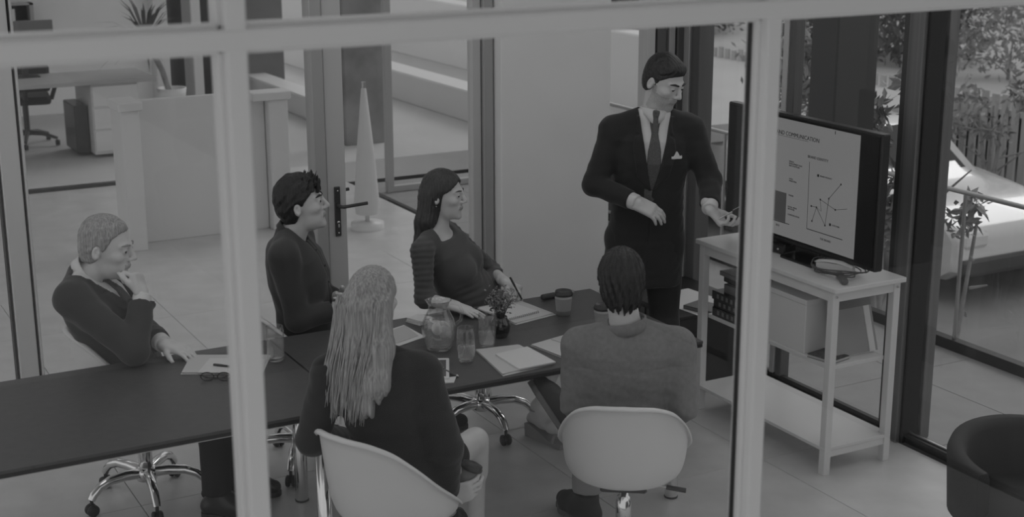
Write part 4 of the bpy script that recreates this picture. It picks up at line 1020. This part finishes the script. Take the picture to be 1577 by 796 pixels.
# dark tub armchair outside the right glass
ac = empty('tub_armchair', (4.36, 3.70, 0), math.radians(150), 'dark rounded tub armchair at the lower right beside the glass', 'armchair')
SHB = MB(); V = []
for i in range(33):
    th = math.radians(-125+250*i/32); c, s = math.cos(th), math.sin(th); hh = .40+.06*math.cos(th/1.4)
    V.append([(.24*s, -.24*c, .16), (.27*s, -.27*c, .18), (.285*s, -.285*c, hh-.03), (.275*s, -.275*c, hh), (.235*s, -.235*c, hh), (.22*s, -.22*c, hh-.03), (.21*s, -.21*c, .22)])
SHB.grid(V).add(V[0], [tuple(range(7))]).add(V[-1], [tuple(range(6, -1, -1))]); SHB.build('backrest', M_cloth, ac)
MB().lathe([(0, .12), (.23, .12), (.25, .15), (.25, .19), (.22, .24), (0, .25)], 28).build('seat', M_cloth, ac)
for k in range(4):
    a = math.pi/4+k*math.pi/2; MB().tube([(.17*math.cos(a), .17*math.sin(a), .13), (.2*math.cos(a), .2*math.sin(a), 0)], .012, 8).build('leg', M_black, ac)
ac.scale = (1.15, 1.15, 1.08)
# ------------------------------------------------------------------ the six people
M_skin = mat('skin', .60, .5, noise=.06, nscale=20); M_lip = mat('lips', .38, .45); M_eye = mat('eye', .03, .2); M_stub = mat('stubble', .44, .6, noise=.2, nscale=200)
SK = [M_skin, M_lip, M_eye, M_stub]
M_suit = mat('suit_black', .017, .85, sheen=.15)
M_suit2 = mat('suit_charcoal', .022, .85, sheen=.15)
M_shirtw = mat('shirt_white', .66, .7)
M_trous = mat('trousers_black', .012, .9)
M_shoe = mat('shoe_leather', .02, .35); M_sole = mat('shoe_sole', .03, .7)
def hairmat(name, g, noise=.5, stretch=(140, 140, 9)): return mat(name, g, .42, noise=noise, nscale=1.0, bump=.5, bscale=1.0, stretch=stretch)
def person(label, F):
    F.root = empty('person', tuple(F.o), 0, label, 'person')
    return F
def hips(F_): return F_
H_BODY = .0056; H_CL = .0075
PEOPLE = 1
def build_common(F, skin=SK):
    F.make(F.body, 'body', skin, H_BODY, mfn=F.skin_faces)

# 1 older man in a suit, hand at his chin ------------------------------------------------
n1 = V3((1.205, 6.0, 1.045))
J = dict(pelvis=(1.37, 5.945, .555), neck=n1, head=(1.300, 5.950, 1.172), hf=dirv(.97, -.10, -.16), hu=(0, 0, 1),
    shR=n1-WV*.175-ZV*.045, shL=n1+WV*.175-ZV*.045+RV*.03, elR=(1.315, 5.66, .800), wrR=(1.395, 5.800, .985), elL=(1.42, 6.02, .80), wrL=(1.452, 5.74, .788),
    hipR=V3((1.39, 5.94, .545))-WV*.085, hipL=V3((1.39, 5.94, .545))+WV*.085, knR=(1.64, 5.70, .50), knL=(1.72, 5.86, .50),
    anR=(1.62, 5.65, .09), anL=(1.76, 5.84, .09), toeR=(1.74, 5.57, .02), toeL=(1.88, 5.76, .02))
F = person('older man with short grey hair in a dark suit, fist at his mouth', Fig((1.37, 5.945), J, 'm', 1.0, 1.07))
F.hand('R', dirv(-.28, .35, .90), dirv(-.85, .25, -.1), fingers=[(1.0, 1.4, .9), (1.1, 1.4, .9), (1.15, 1.4, .9), (1.2, 1.4, .9)], thumb=(.8, .35, .35), tcurl=.35)
F.hand('L', dirv(.92, -.42, -.16), (0, 0, -1), curl=(.15, .35, .2), thumb=(.7, .6, .1))
if PEOPLE:
    build_common(F)
    M_h1 = hairmat('grey_hair', .30, .45)
    def hair1(P):
        q = F.hl(P); d = F.cap(q, .009, .086, -.07, .004, temple=.040)
        return (d+.0030*wob(q*V3((1, .6, 1)), 260, 4)+.002*wob(q, 110, 14)+.0015*wob(q*V3((1, .4, .7)), 520, 24))*F.hs
    F.make(hair1, 'hair', M_h1, .004, F.hc-.16, F.hc+.16); F.brows(M_h1)
    F.make(lambda P: F.jacket(P, .021, .50, .095, .03, nkg=.030), 'jacket', M_suit2, H_CL)
    F.make(lambda P: F.shirt(P, .009, -.008), 'shirt', M_shirtw, .006)
    F.collar(M_shirtw, gap=.07, top=.056, drop=.040, point=.034, re=.006)
    F.make(lambda P: F.tie(P, .017, .35, .935), 'tie', mat('tie_dark', .05, .6, noise=.7, nscale=1, stretch=(160, 160, 220)), .004)
    F.make(lambda P: F.trousers(P), 'trousers', M_trous, .009); F.shoes(M_shoe, M_sole)

# 2 young man in a dark shirt ------------------------------------------------------------
n2 = V3((2.125, 6.02, 1.105))
J = dict(pelvis=(2.185, 5.995, .565), neck=n2, head=(2.180, 5.985, 1.252), hf=dirv(.97, .05, .16), hu=(0, 0, 1),
    shR=n2-WV*.175-ZV*.045, shL=n2+WV*.175-ZV*.045+RV*.02, elR=(2.075, 5.82, .775), wrR=(2.262, 5.80, .80), elL=(2.24, 6.15, .80), wrL=(2.315, 5.92, .815),
    hipR=V3((2.20, 5.99, .55))-WV*.085, hipL=V3((2.20, 5.99, .55))+WV*.085, knR=(2.53, 5.78, .50), knL=(2.60, 6.0, .49),
    anR=(2.44, 5.84, .09), anL=(2.83, 6.12, .10), toeR=(2.58, 5.78, .02), toeL=(3.0, 6.03, .03))
F2 = person('young man with dark spiky hair in a dark button shirt, hands clasped', Fig((2.10, 6.04), J, 'm'))
F2.hand('R', dirv(.75, .55, .12), dirv(-.2, .8, .2), curl=(.6, .7, .4), thumb=(.7, .5, .3))
F2.hand('L', dirv(.45, -.85, .05), dirv(-.5, -.3, .2), curl=(.7, .8, .5), thumb=(.7, .5, .3))
if PEOPLE:
    build_common(F2)
    M_h2 = hairmat('black_hair', .018, .6)
    rs2 = np.random.RandomState(5); SP = []
    for k in range(46):
        a = rs2.uniform(-1.1, 1.1); y = rs2.uniform(-.02, .088); z0 = .036+.098*math.sqrt(max(0.05, 1-((y+.014)/.108)**2))
        p = V3((.055*a, y, z0-.012-.02*a*a)); l = rs2.uniform(.03, .06)*(.6+6*max(0, y)); SP.append((p, p+V3((rs2.normal()*.010, .008+rs2.uniform(.0, .02), l))))
    def hair2(P):
        q = F2.hl(P); d = F2.cap(q, .017, .070, -.08, .012, side=.010)
        for a, b in SP: d = smin(d, cone(q, a, b, .008, .0016), .006)
        return (d+.0035*wob(q*V3((1, .5, .8)), 210, 4)+.003*wob(q, 90, 14)+.0015*wob(q*V3((1, .4, .7)), 480, 24))*F2.hs
    F2.make(hair2, 'hair', M_h2, .0038, F2.hc-.17, F2.hc+.19); F2.brows(M_h2, .0055)
    M_s2 = mat('shirt_charcoal', .045, .85, sheen=.2)
    def shirt2(P):
        d = F2.shirt(P, .016, .03, hmin=-.2); x, y, h = F2.tl(P)
        return d+.0035*wob(P, 55, 2)+.0015*np.cos(np.clip(np.abs(x)-.016, -.01, .01)*300)*(y > 0)
    F2.make(shirt2, 'shirt', M_s2, .0065); F2.collar(M_s2, gap=.35)
    for k in range(5):
        hh = .86-.14*k; yb = np.interp(hh, F2.pr['h'], F2.pr['d'])+np.interp(hh, F2.pr['h'], F2.pr['f'])+.018
        p = F2.p+F2.U*hh*F2.L+F2.Fv*yb-F2.o; o = MB().lathe([(0, -.002), (.005, -.002), (.0055, .001), (0, .002)], 10, tuple(p), frame_mat((0, 0, 0), F2.S, F2.Fv)).build('button', M_gloss, F2.root)
    F2.make(lambda P: F2.trousers(P), 'trousers', mat('jeans_dark', .03, .9), .009); F2.shoes(mat('sneaker_black', .022, .7), mat('sneaker_sole', .06, .7), .010)

# 3 woman writing ------------------------------------------------------------------------
n3 = V3((2.833, 5.955, 1.065))
J = dict(pelvis=(3.03, 5.945, .555), neck=n3, head=(2.863, 5.935, 1.232), hf=dirv(.95, -.28, -.02), hu=(0, 0, 1),
    shR=(2.705, 5.848, 1.005), shL=(2.955, 6.085, 1.01), elR=(2.695, 5.815, .785), wrR=(2.765, 5.665, .782), elL=(3.14, 6.0, .815), wrL=(3.105, 5.79, .815),
    hipR=V3((3.05, 5.94, .545))-WV*.08, hipL=V3((3.05, 5.94, .545))+WV*.08, knR=(3.36, 5.66, .53), knL=(3.43, 5.80, .54),
    anR=(3.275, 5.775, .135), anL=(3.50, 5.86, .135), toeR=(3.315, 5.58, .03), toeL=(3.60, 5.70, .03))
F3 = person('woman with long dark hair in a grey top, writing at the table', Fig((3.03, 5.945), J, 'f'))
F3.hand('R', (.48, -.85, -.14), (0, 0, -1), curl=(.08, .12, .1), thumb=(.75, .55, .1), spread=.05)
F3.hand('L', (.25, -.85, -.12), (-.35, -.1, -1), fingers=[(.55, .7, .3), (.6, .8, .5), (.8, 1.0, .6), (.9, 1.1, .7)], thumb=(.8, .3, .4))
if PEOPLE:
    build_common(F3)
    M_h3 = hairmat('dark_brown_hair', .045, .5, (120, 120, 7))
    def lhair(F, q, streams, t=.016, part=True, fr_=.050):
        d = F.cap(q, t, fr_, -.30, .0, ear=False, temple=.05, side=.012)
        d = smin(d, ell(q, (0, -.055, -.05), (.082, .055, .12)), .03)
        for pts, rr in streams:
            for (a, b), (ra, rb) in zip(zip(pts[:-1], pts[1:]), zip(rr[:-1], rr[1:])): d = smin(d, cone(q, a, b, ra, rb), .03)
        return d
    st3 = [([(.05, -.06, .0), (.072, -.07, -.12), (.075, -.085, -.24), (.06, -.11, -.36)], (.045, .042, .032, .010)),
           ([(-.05, -.06, .0), (-.06, -.06, -.12), (-.055, .0, -.22), (-.05, .03, -.30)], (.045, .04, .03, .012)),
           ([(.0, -.08, .0), (.0, -.10, -.15), (.02, -.12, -.3), (.03, -.13, -.40)], (.05, .05, .04, .012))]
    def hair3(P):
        q = F3.hl(P); d = lhair(F3, q, st3, .014, fr_=.062)
        d = smax(d, -ell(q, (0, .10, -.045), (.075, .085, .125)), .015)
        ang = np.arctan2(q[:, 0], q[:, 1]+.03); d = d+.0022*np.sin(ang*46+3*np.sin(q[:, 2]*14))*ss(-q[:, 2], -.12, .03)+.0012*np.sin(ang*110)
        d = d+.004*np.exp(-(q[:, 0]/.004)**2)*(q[:, 2] > .08)
        return d*F3.hs
    F3.make(hair3, 'hair', M_h3, .0042, F3.hc-V3((.25, .25, .42)), F3.hc+V3((.22, .22, .15))); F3.brows(M_h3, .0035)
    M_s3 = mat('grey_knit', .085, .9, bump=.15, bscale=350, sheen=.2)
    def top3(P):
        x, y, h = F3.tl(P); d = smin(F3.torso(P, .012, -.22, .93), F3.traps(P, .006), .03)
        for k in 'RL': d = smin(d, F3.armd(P, k, .010, .10 if k == 'R' else .12), .02)
        d = smax(d, -ell(P, F3.n+F3.Fv*.03+F3.U*.005, (.075, .075, .055)), .01)
        d = smin(d, ell(np.stack([x, y, h*F3.L], 1), (0, .085, .27*F3.L), (.125, .095, .13)), .05)
        # ruched folds fanning from the side under the bust, crinkles on the sleeves
        d = d+.0028*np.sin(h*F3.L*190+x*60+3*np.sin(x*30))*ss(y, -.02, .06)*ss(.6-h, .0, .1)
        for k in 'RL':
            a, b = F3.J['sh'+k], F3.J['el'+k]; u = unit(b-a); t = (P-a)@u; nr = np.exp(-(np.maximum(cone(P, a, b, .05, .045), 0)/.02)**2); d = d+.0022*np.sin(t*230+2*wob(P, 40, 3))*nr
        return d+.002*wob(P, 60, 8)
    F3.make(top3, 'top', M_s3, .0062)
    F3.make(lambda P: np.maximum(F3.trousers(P, .012, .3, .1), .0), 'skirt', mat('skirt_dark', .02, .9), .009) if False else None
    def skirt3(P):
        d = F3.torso(P, .014, -.25, .08)
        for k in 'RL': d = smin(d, cone(P, F3.J['hip'+k], F3.J['kn'+k]-unit(F3.J['kn'+k]-F3.J['hip'+k])*.06, .098, .07), .06)
        return d
    F3.make(skirt3, 'skirt', mat('skirt_dark', .022, .9), .009)
    for k in 'RL':                                   # wedge sandals
        a = F3.J['an'+k]; t = F3.J['toe'+k]; f = unit((t-a)*V3((1, 1, 0))); sd = np.cross(f, ZV); g = V3((a[0], a[1], 0))
        prof = [(-.055, .0), (-.06, .066), (-.02, .068), (.06, .045), (.12, .022), (.205, .026), (.20, .004), (.12, .0)]
        mb = MB(); n = len(prof)
        for s in (-1, 1): pass
        L = [g+f*x+ZV*z+sd*.034 for x, z in prof]; R_ = [g+f*x+ZV*z-sd*.034 for x, z in prof]
        L = [p-F3.o for p in L]; R_ = [p-F3.o for p in R_]
        mb.add([tuple(p) for p in L+R_], [tuple(range(n)), tuple(range(2*n-1, n-1, -1))]+[(i, n+i, n+(i+1) % n, (i+1) % n) for i in range(n)])
        sn = mb.build('wedge_sole', mat('wedge_sandal', .30, .7), F3.root)
        arc = [g+f*.15+sd*.036*math.cos(b)+ZV*(.022+.042*math.sin(b))-F3.o for b in np.linspace(0, math.pi, 12)]
        MB().tube(arc, .008, 6).build('toe_strap', MATS['wedge_sandal'], sn)
        arc = [a+f*.036*math.cos(b)+sd*.038*math.sin(b)+ZV*.012-F3.o for b in np.linspace(0, 6.28, 18)]
        MB().tube(arc, .0045, 6).build('ankle_strap', MATS['wedge_sandal'], sn)
    pen((3.118, 5.635, TZ+.014), (3.078, 5.69, TZ+.125), .0042, 'black pen held upright in the writing hand of the woman')
    for k in (1,):
        MB().lathe([(0, -.004), (.004, 0), (0, .004)], 8, tuple(F3.hc+F3.HR.T@V3((.083*F3.hs, -.012, -.038))-F3.o)).build('earring', M_steel, F3.root)

# 4 presenter standing -------------------------------------------------------------------
n4 = V3((3.905, 5.755, 1.545))
J = dict(pelvis=(3.88, 5.77, .96), neck=n4, head=(3.945, 5.730, 1.712), hf=dirv(.64, -.66, -.40), hu=(0, 0, 1),
    shR=(3.736, 5.838, 1.480), shL=(4.068, 5.672, 1.480), elR=(3.620, 5.830, 1.225), wrR=(3.715, 5.615, 1.170), elL=(4.112, 5.56, 1.245), wrL=(4.005, 5.41, 1.150),
    hipR=(3.80, 5.81, .93), hipL=(3.965, 5.73, .93), knR=(3.79, 5.80, .50), knL=(3.975, 5.72, .50), anR=(3.785, 5.83, .09), anL=(3.98, 5.75, .09), toeR=(3.71, 5.70, .02), toeL=(3.93, 5.60, .02))
F4 = person('standing man in a dark suit and patterned tie beside the television', Fig((3.88, 5.77), J, 'm', 1.02, 1.04))
F4.hand('R', (.66, -.62, -.40), (.25, .55, -.75), curl=(.35, .45, .3), thumb=(.75, .45, .35), spread=.03)
F4.hand('L', (.36, -.42, -.62), (.35, -.45, .65), fingers=[(.5, .6, .4), (.7, .8, .5), (.8, .9, .5), (.9, 1.0, .5)], thumb=(.75, .45, .35))
F4.stubble = True
if PEOPLE:
    build_common(F4)
    M_h4 = hairmat('dark_hair', .020, .6, (110, 60, 60))
    def hair4(P):
        q = F4.hl(P); d = F4.cap(q, .009, .072, -.07, .005, side=.004)
        d = smin(d, ell(q, (.0, .030, .092), (.056, .048, .020)), .025)
        
        part = np.exp(-((q[:, 0]+.042-.1*(q[:, 1]))/.004)**2)*(q[:, 2] > .07); d = d+.004*part
        return (d+.0016*np.sin(q[:, 1]*120+q[:, 0]*520+q[:, 2]*240))*F4.hs
    F4.make(hair4, 'hair', M_h4, .0038, F4.hc-.17, F4.hc+.17); F4.brows(M_h4, .0055)
    F4.make(lambda P: F4.jacket(P, .017, .42, .072, .022, -.42), 'jacket', M_suit, .0062)
    F4.make(lambda P: F4.shirt(P, .009, -.014), 'shirt', M_shirtw, .0055)
    F4.collar(M_shirtw, drop=.034, point=.036, gap=.07)
    F4.make(lambda P: F4.tie(P, .017, .30, .935), 'tie', mat('tie_dotted', .085, .5, noise=.7, nscale=1, stretch=(260, 260, 260)), .004)
    x_, y_, h_ = .10, .0, .70
    def psq(P):
        x, y, h = loc = F4.tl(P); t = F4.torso(P, .030, -.2, 1.1, False, loc)
        w = np.abs(x+.108)-.027; z = np.maximum(h-(.735+.02*np.sin(x*160)), .695-h)*F4.L
        return np.maximum(np.maximum(t, w), np.maximum(z, -(y-.02)))
    F4.make(psq, 'pocket_square', M_shirtw, .004)
    F4.make(lambda P: F4.trousers(P, .016, .02, .14), 'trousers', M_suit, .009); F4.shoes(M_shoe, M_sole)
    a_ = F4.hands['L']; pw = a_[4]+a_[5]*.09
    pen(tuple(pw+V3((-.035, -.02, .025))), tuple(pw+RV*.085-WV*.01+ZV*.075), .0042, 'slim pointer pen held in the presenter\'s outstretched hand', M_steel)

# 5 blonde woman from behind -------------------------------------------------------------
n5 = V3((1.888, 4.490, 1.025))
J = dict(pelvis=(1.955, 4.48, .565), neck=n5, head=(1.897, 4.515, 1.228), hf=dirv(.45, .88, .02), hu=(0, 0, 1),
    shR=(2.035, 4.428, .965), shL=(1.745, 4.565, .965), elR=(2.085, 4.335, .705), wrR=(2.105, 4.395, .480), elL=(1.680, 4.61, .715), wrL=(1.86, 4.74, .63),
    hipR=(2.02, 4.46, .55), hipL=(1.95, 4.60, .55), knR=(2.345, 4.62, .575), knL=(2.28, 4.78, .60), anR=(2.40, 4.72, .12), anL=(2.36, 4.90, .12), toeR=(2.50, 4.82, .03), toeL=(2.46, 5.02, .03))
F5 = person('woman with long blonde hair seen from behind in a black jacket', Fig((1.955, 4.48), J, 'f', 1.15))
F5.hand('R', dirv(.93, .12, .22), dirv(.12, .95, .25), fingers=[(.35, .75, .6), (.35, .75, .6), (.4, .8, .6), (.45, .8, .6)], thumb=(.6, .6, .6), size=.98, spread=.05)
F5.hand('L', dirv(.5, .8, -.1), (0, 0, -1))
if PEOPLE:
    build_common(F5)
    M_h5 = hairmat('blonde_hair', .36, .5, (150, 150, 5))
    st5 = [([(.05, -.06, .0), (.068, -.085, -.15), (.062, -.115, -.28), (.035, -.13, -.38), (.0, -.13, -.48)], (.055, .056, .056, .048, .015)),
           ([(-.05, -.06, .0), (-.075, -.085, -.15), (-.098, -.115, -.28), (-.105, -.13, -.38), (-.10, -.13, -.48)], (.055, .056, .056, .044, .015)),
           ([(0, -.08, .0), (0, -.10, -.15), (-.02, -.125, -.28), (-.03, -.14, -.40), (-.045, -.145, -.50)], (.06, .06, .06, .055, .02))]
    def hair5(P):
        q = F5.hl(P); d = lhair(F5, q, st5, .018, fr_=.055)
        u = q[:, 0]+.25*q[:, 1]; lz = q[:, 2]
        d = d+.0035*np.sin(u*150+2.5*np.sin(lz*9)+lz*6)*ss(-lz, -.05, .12)+.0018*np.sin(u*420+lz*14)
        tip = -.39-.035*np.sin(u*90)-.022*np.sin(u*230+1); return smax(d, (tip-lz)*.7, .03)*F5.hs
    F5.make(hair5, 'hair', M_h5, .0046, F5.hc-V3((.25, .25, .62)), F5.hc+V3((.25, .22, .16)))
    rs5 = random.Random(4); stg = MB()                 # loose locks hanging over the mass
    for k in range(150):
        u = rs5.uniform(-1, 1); x0 = .085*u; yb = -.105-.03*(1-u*u)
        L_ = rs5.uniform(.34, .50); pts = []
        for t in np.linspace(.12, 1, 9):
            z = .08-L_*1.05*t; xx = x0*(1+.45*t)-.05*t*t*max(0, u)-.02*t+.006*math.sin(t*6+k); yy = (yb-.010)*(1 if t > .25 else (.7+1.2*t))-.055*ss(np.array([t]), .3, 1.0)[0]+.002*math.sin(k)
            pts.append(tuple(F5.hc+F5.HR.T@(V3((xx, yy, z))*F5.hs)-F5.o))
        stg.tube(pts, [.0042, .0045, .0045, .0042, .004, .0036, .003, .002, .0007], 5)
    stg.build('loose_locks', M_h5, F5.root)
    M_s5 = mat('jacket_black', .016, .85, sheen=.2)
    F5.make(lambda P: F5.jacket(P, .022, None, .05, .025, -.12, True, False, .004), 'jacket', M_s5, .0068)
    def skirt5(P):
        d = F5.torso(P, .012, -.25, .05)
        for k in 'RL': d = smin(d, cone(P, F5.J['hip'+k], F5.J['kn'+k]-unit(F5.J['kn'+k]-F5.J['hip'+k])*.16, .096, .075), .05)
        return d
    F5.make(skirt5, 'skirt', mat('skirt_dark', .022, .9), .009); F5.shoes(M_shoe, M_sole, .004)
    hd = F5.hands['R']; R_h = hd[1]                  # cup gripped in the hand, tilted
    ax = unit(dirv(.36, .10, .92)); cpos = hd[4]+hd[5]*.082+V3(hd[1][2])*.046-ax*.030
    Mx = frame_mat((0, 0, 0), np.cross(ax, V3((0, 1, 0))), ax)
    coffee(tuple(cpos), 'takeaway coffee cup held in the hand of the blonde woman', Mx, False, mat('shaded_cup', .20, .7))  # darker copy of the cup colour, shade put into the paint

# 6 man in a grey shirt from behind ------------------------------------------------------
n6 = V3((2.893, 4.405, .995))
J = dict(pelvis=(2.915, 4.43, .565), neck=n6, head=(2.872, 4.425, 1.175), hf=dirv(-.05, .98, -.12), hu=(0, 0, 1),
    shR=(3.062, 4.315, .932), shL=(2.735, 4.495, .932), elR=(3.075, 4.285, .690), wrR=(3.12, 4.50, .64), elL=(2.728, 4.512, .695), wrL=(2.815, 4.64, .60),
    hipR=(3.0, 4.40, .55), hipL=(2.85, 4.48, .55), knR=(3.27, 4.66, .57), knL=(3.02, 4.86, .50), anR=(2.822, 4.686, .585), anL=(2.975, 4.82, .10),
    toeR=V3((2.822, 4.686, .585))-RV*.07+WV*.11+ZV*.11, toeL=(2.97, 5.02, .02), fuR=dirv(.80, .12, .55))
F6 = person('man with short dark hair seen from behind in a grey shirt, ankle on knee', Fig((2.915, 4.43), J, 'm', 1.02))
F6.hand('R', dirv(-.3, .9, -.1), (0, 0, -1)); F6.hand('L', (.55, .3, -.45), (.5, -.5, -.2), curl=(.3, .4, .3))
if PEOPLE:
    build_common(F6)
    M_h6 = hairmat('dark_hair_back', .022, .6, (90, 90, 12))
    def hair6(P):
        q = F6.hl(P); d = F6.cap(q, .020, .066, -.115, .004, side=.014)
        d = smin(d, ell(q, (-.0, -.058, -.05), (.056, .040, .062)), .03)
        u = np.arctan2(q[:, 0], -q[:, 1]); d = d+.003*np.sin(u*26+q[:, 2]*30+2*np.sin(q[:, 2]*25))+.002*np.sin(u*60-q[:, 2]*60)
        tip = -.092-.02*np.sin(u*19)-.012*np.sin(u*41); d = smax(d, (tip-q[:, 2])*.8, .01)
        return d*F6.hs
    F6.make(hair6, 'hair', M_h6, .004, F6.hc-.19, F6.hc+.17)
    M_s6 = mat('shirt_grey', .21, .9, noise=.12, nscale=60, bump=.15, bscale=300)
    def shirt6(P):
        x, y, h = F6.tl(P); d = F6.shirt(P, .020, .02, True, -.22, False)
        d = d+.004*wob(P, 38, 2)+.0025*wob(P, 90, 6)+.003*np.sin(h*F6.L*95+3*np.abs(x)*18)*ss(.45-h, 0, .2)
        yk = .70+.25*np.abs(x)*1.0-.4*np.clip(np.abs(x)-.1, 0, .1)
        seam = (np.abs(h-yk)*F6.L < .003) & (y < 0); return d+.0025*seam
    F6.make(shirt6, 'shirt', M_s6, .0062); F6.collar(M_s6, gap=.3, drop=.042, dn=.008, re=.008)
    F6.make(lambda P: F6.trousers(P, .018, .05, .1), 'trousers', mat('trousers_pale', .32, .9, bump=.2, bscale=120), .008)
    F6.shoes(mat('boot_suede', .030, .7), mat('boot_sole', .14, .7), .012)
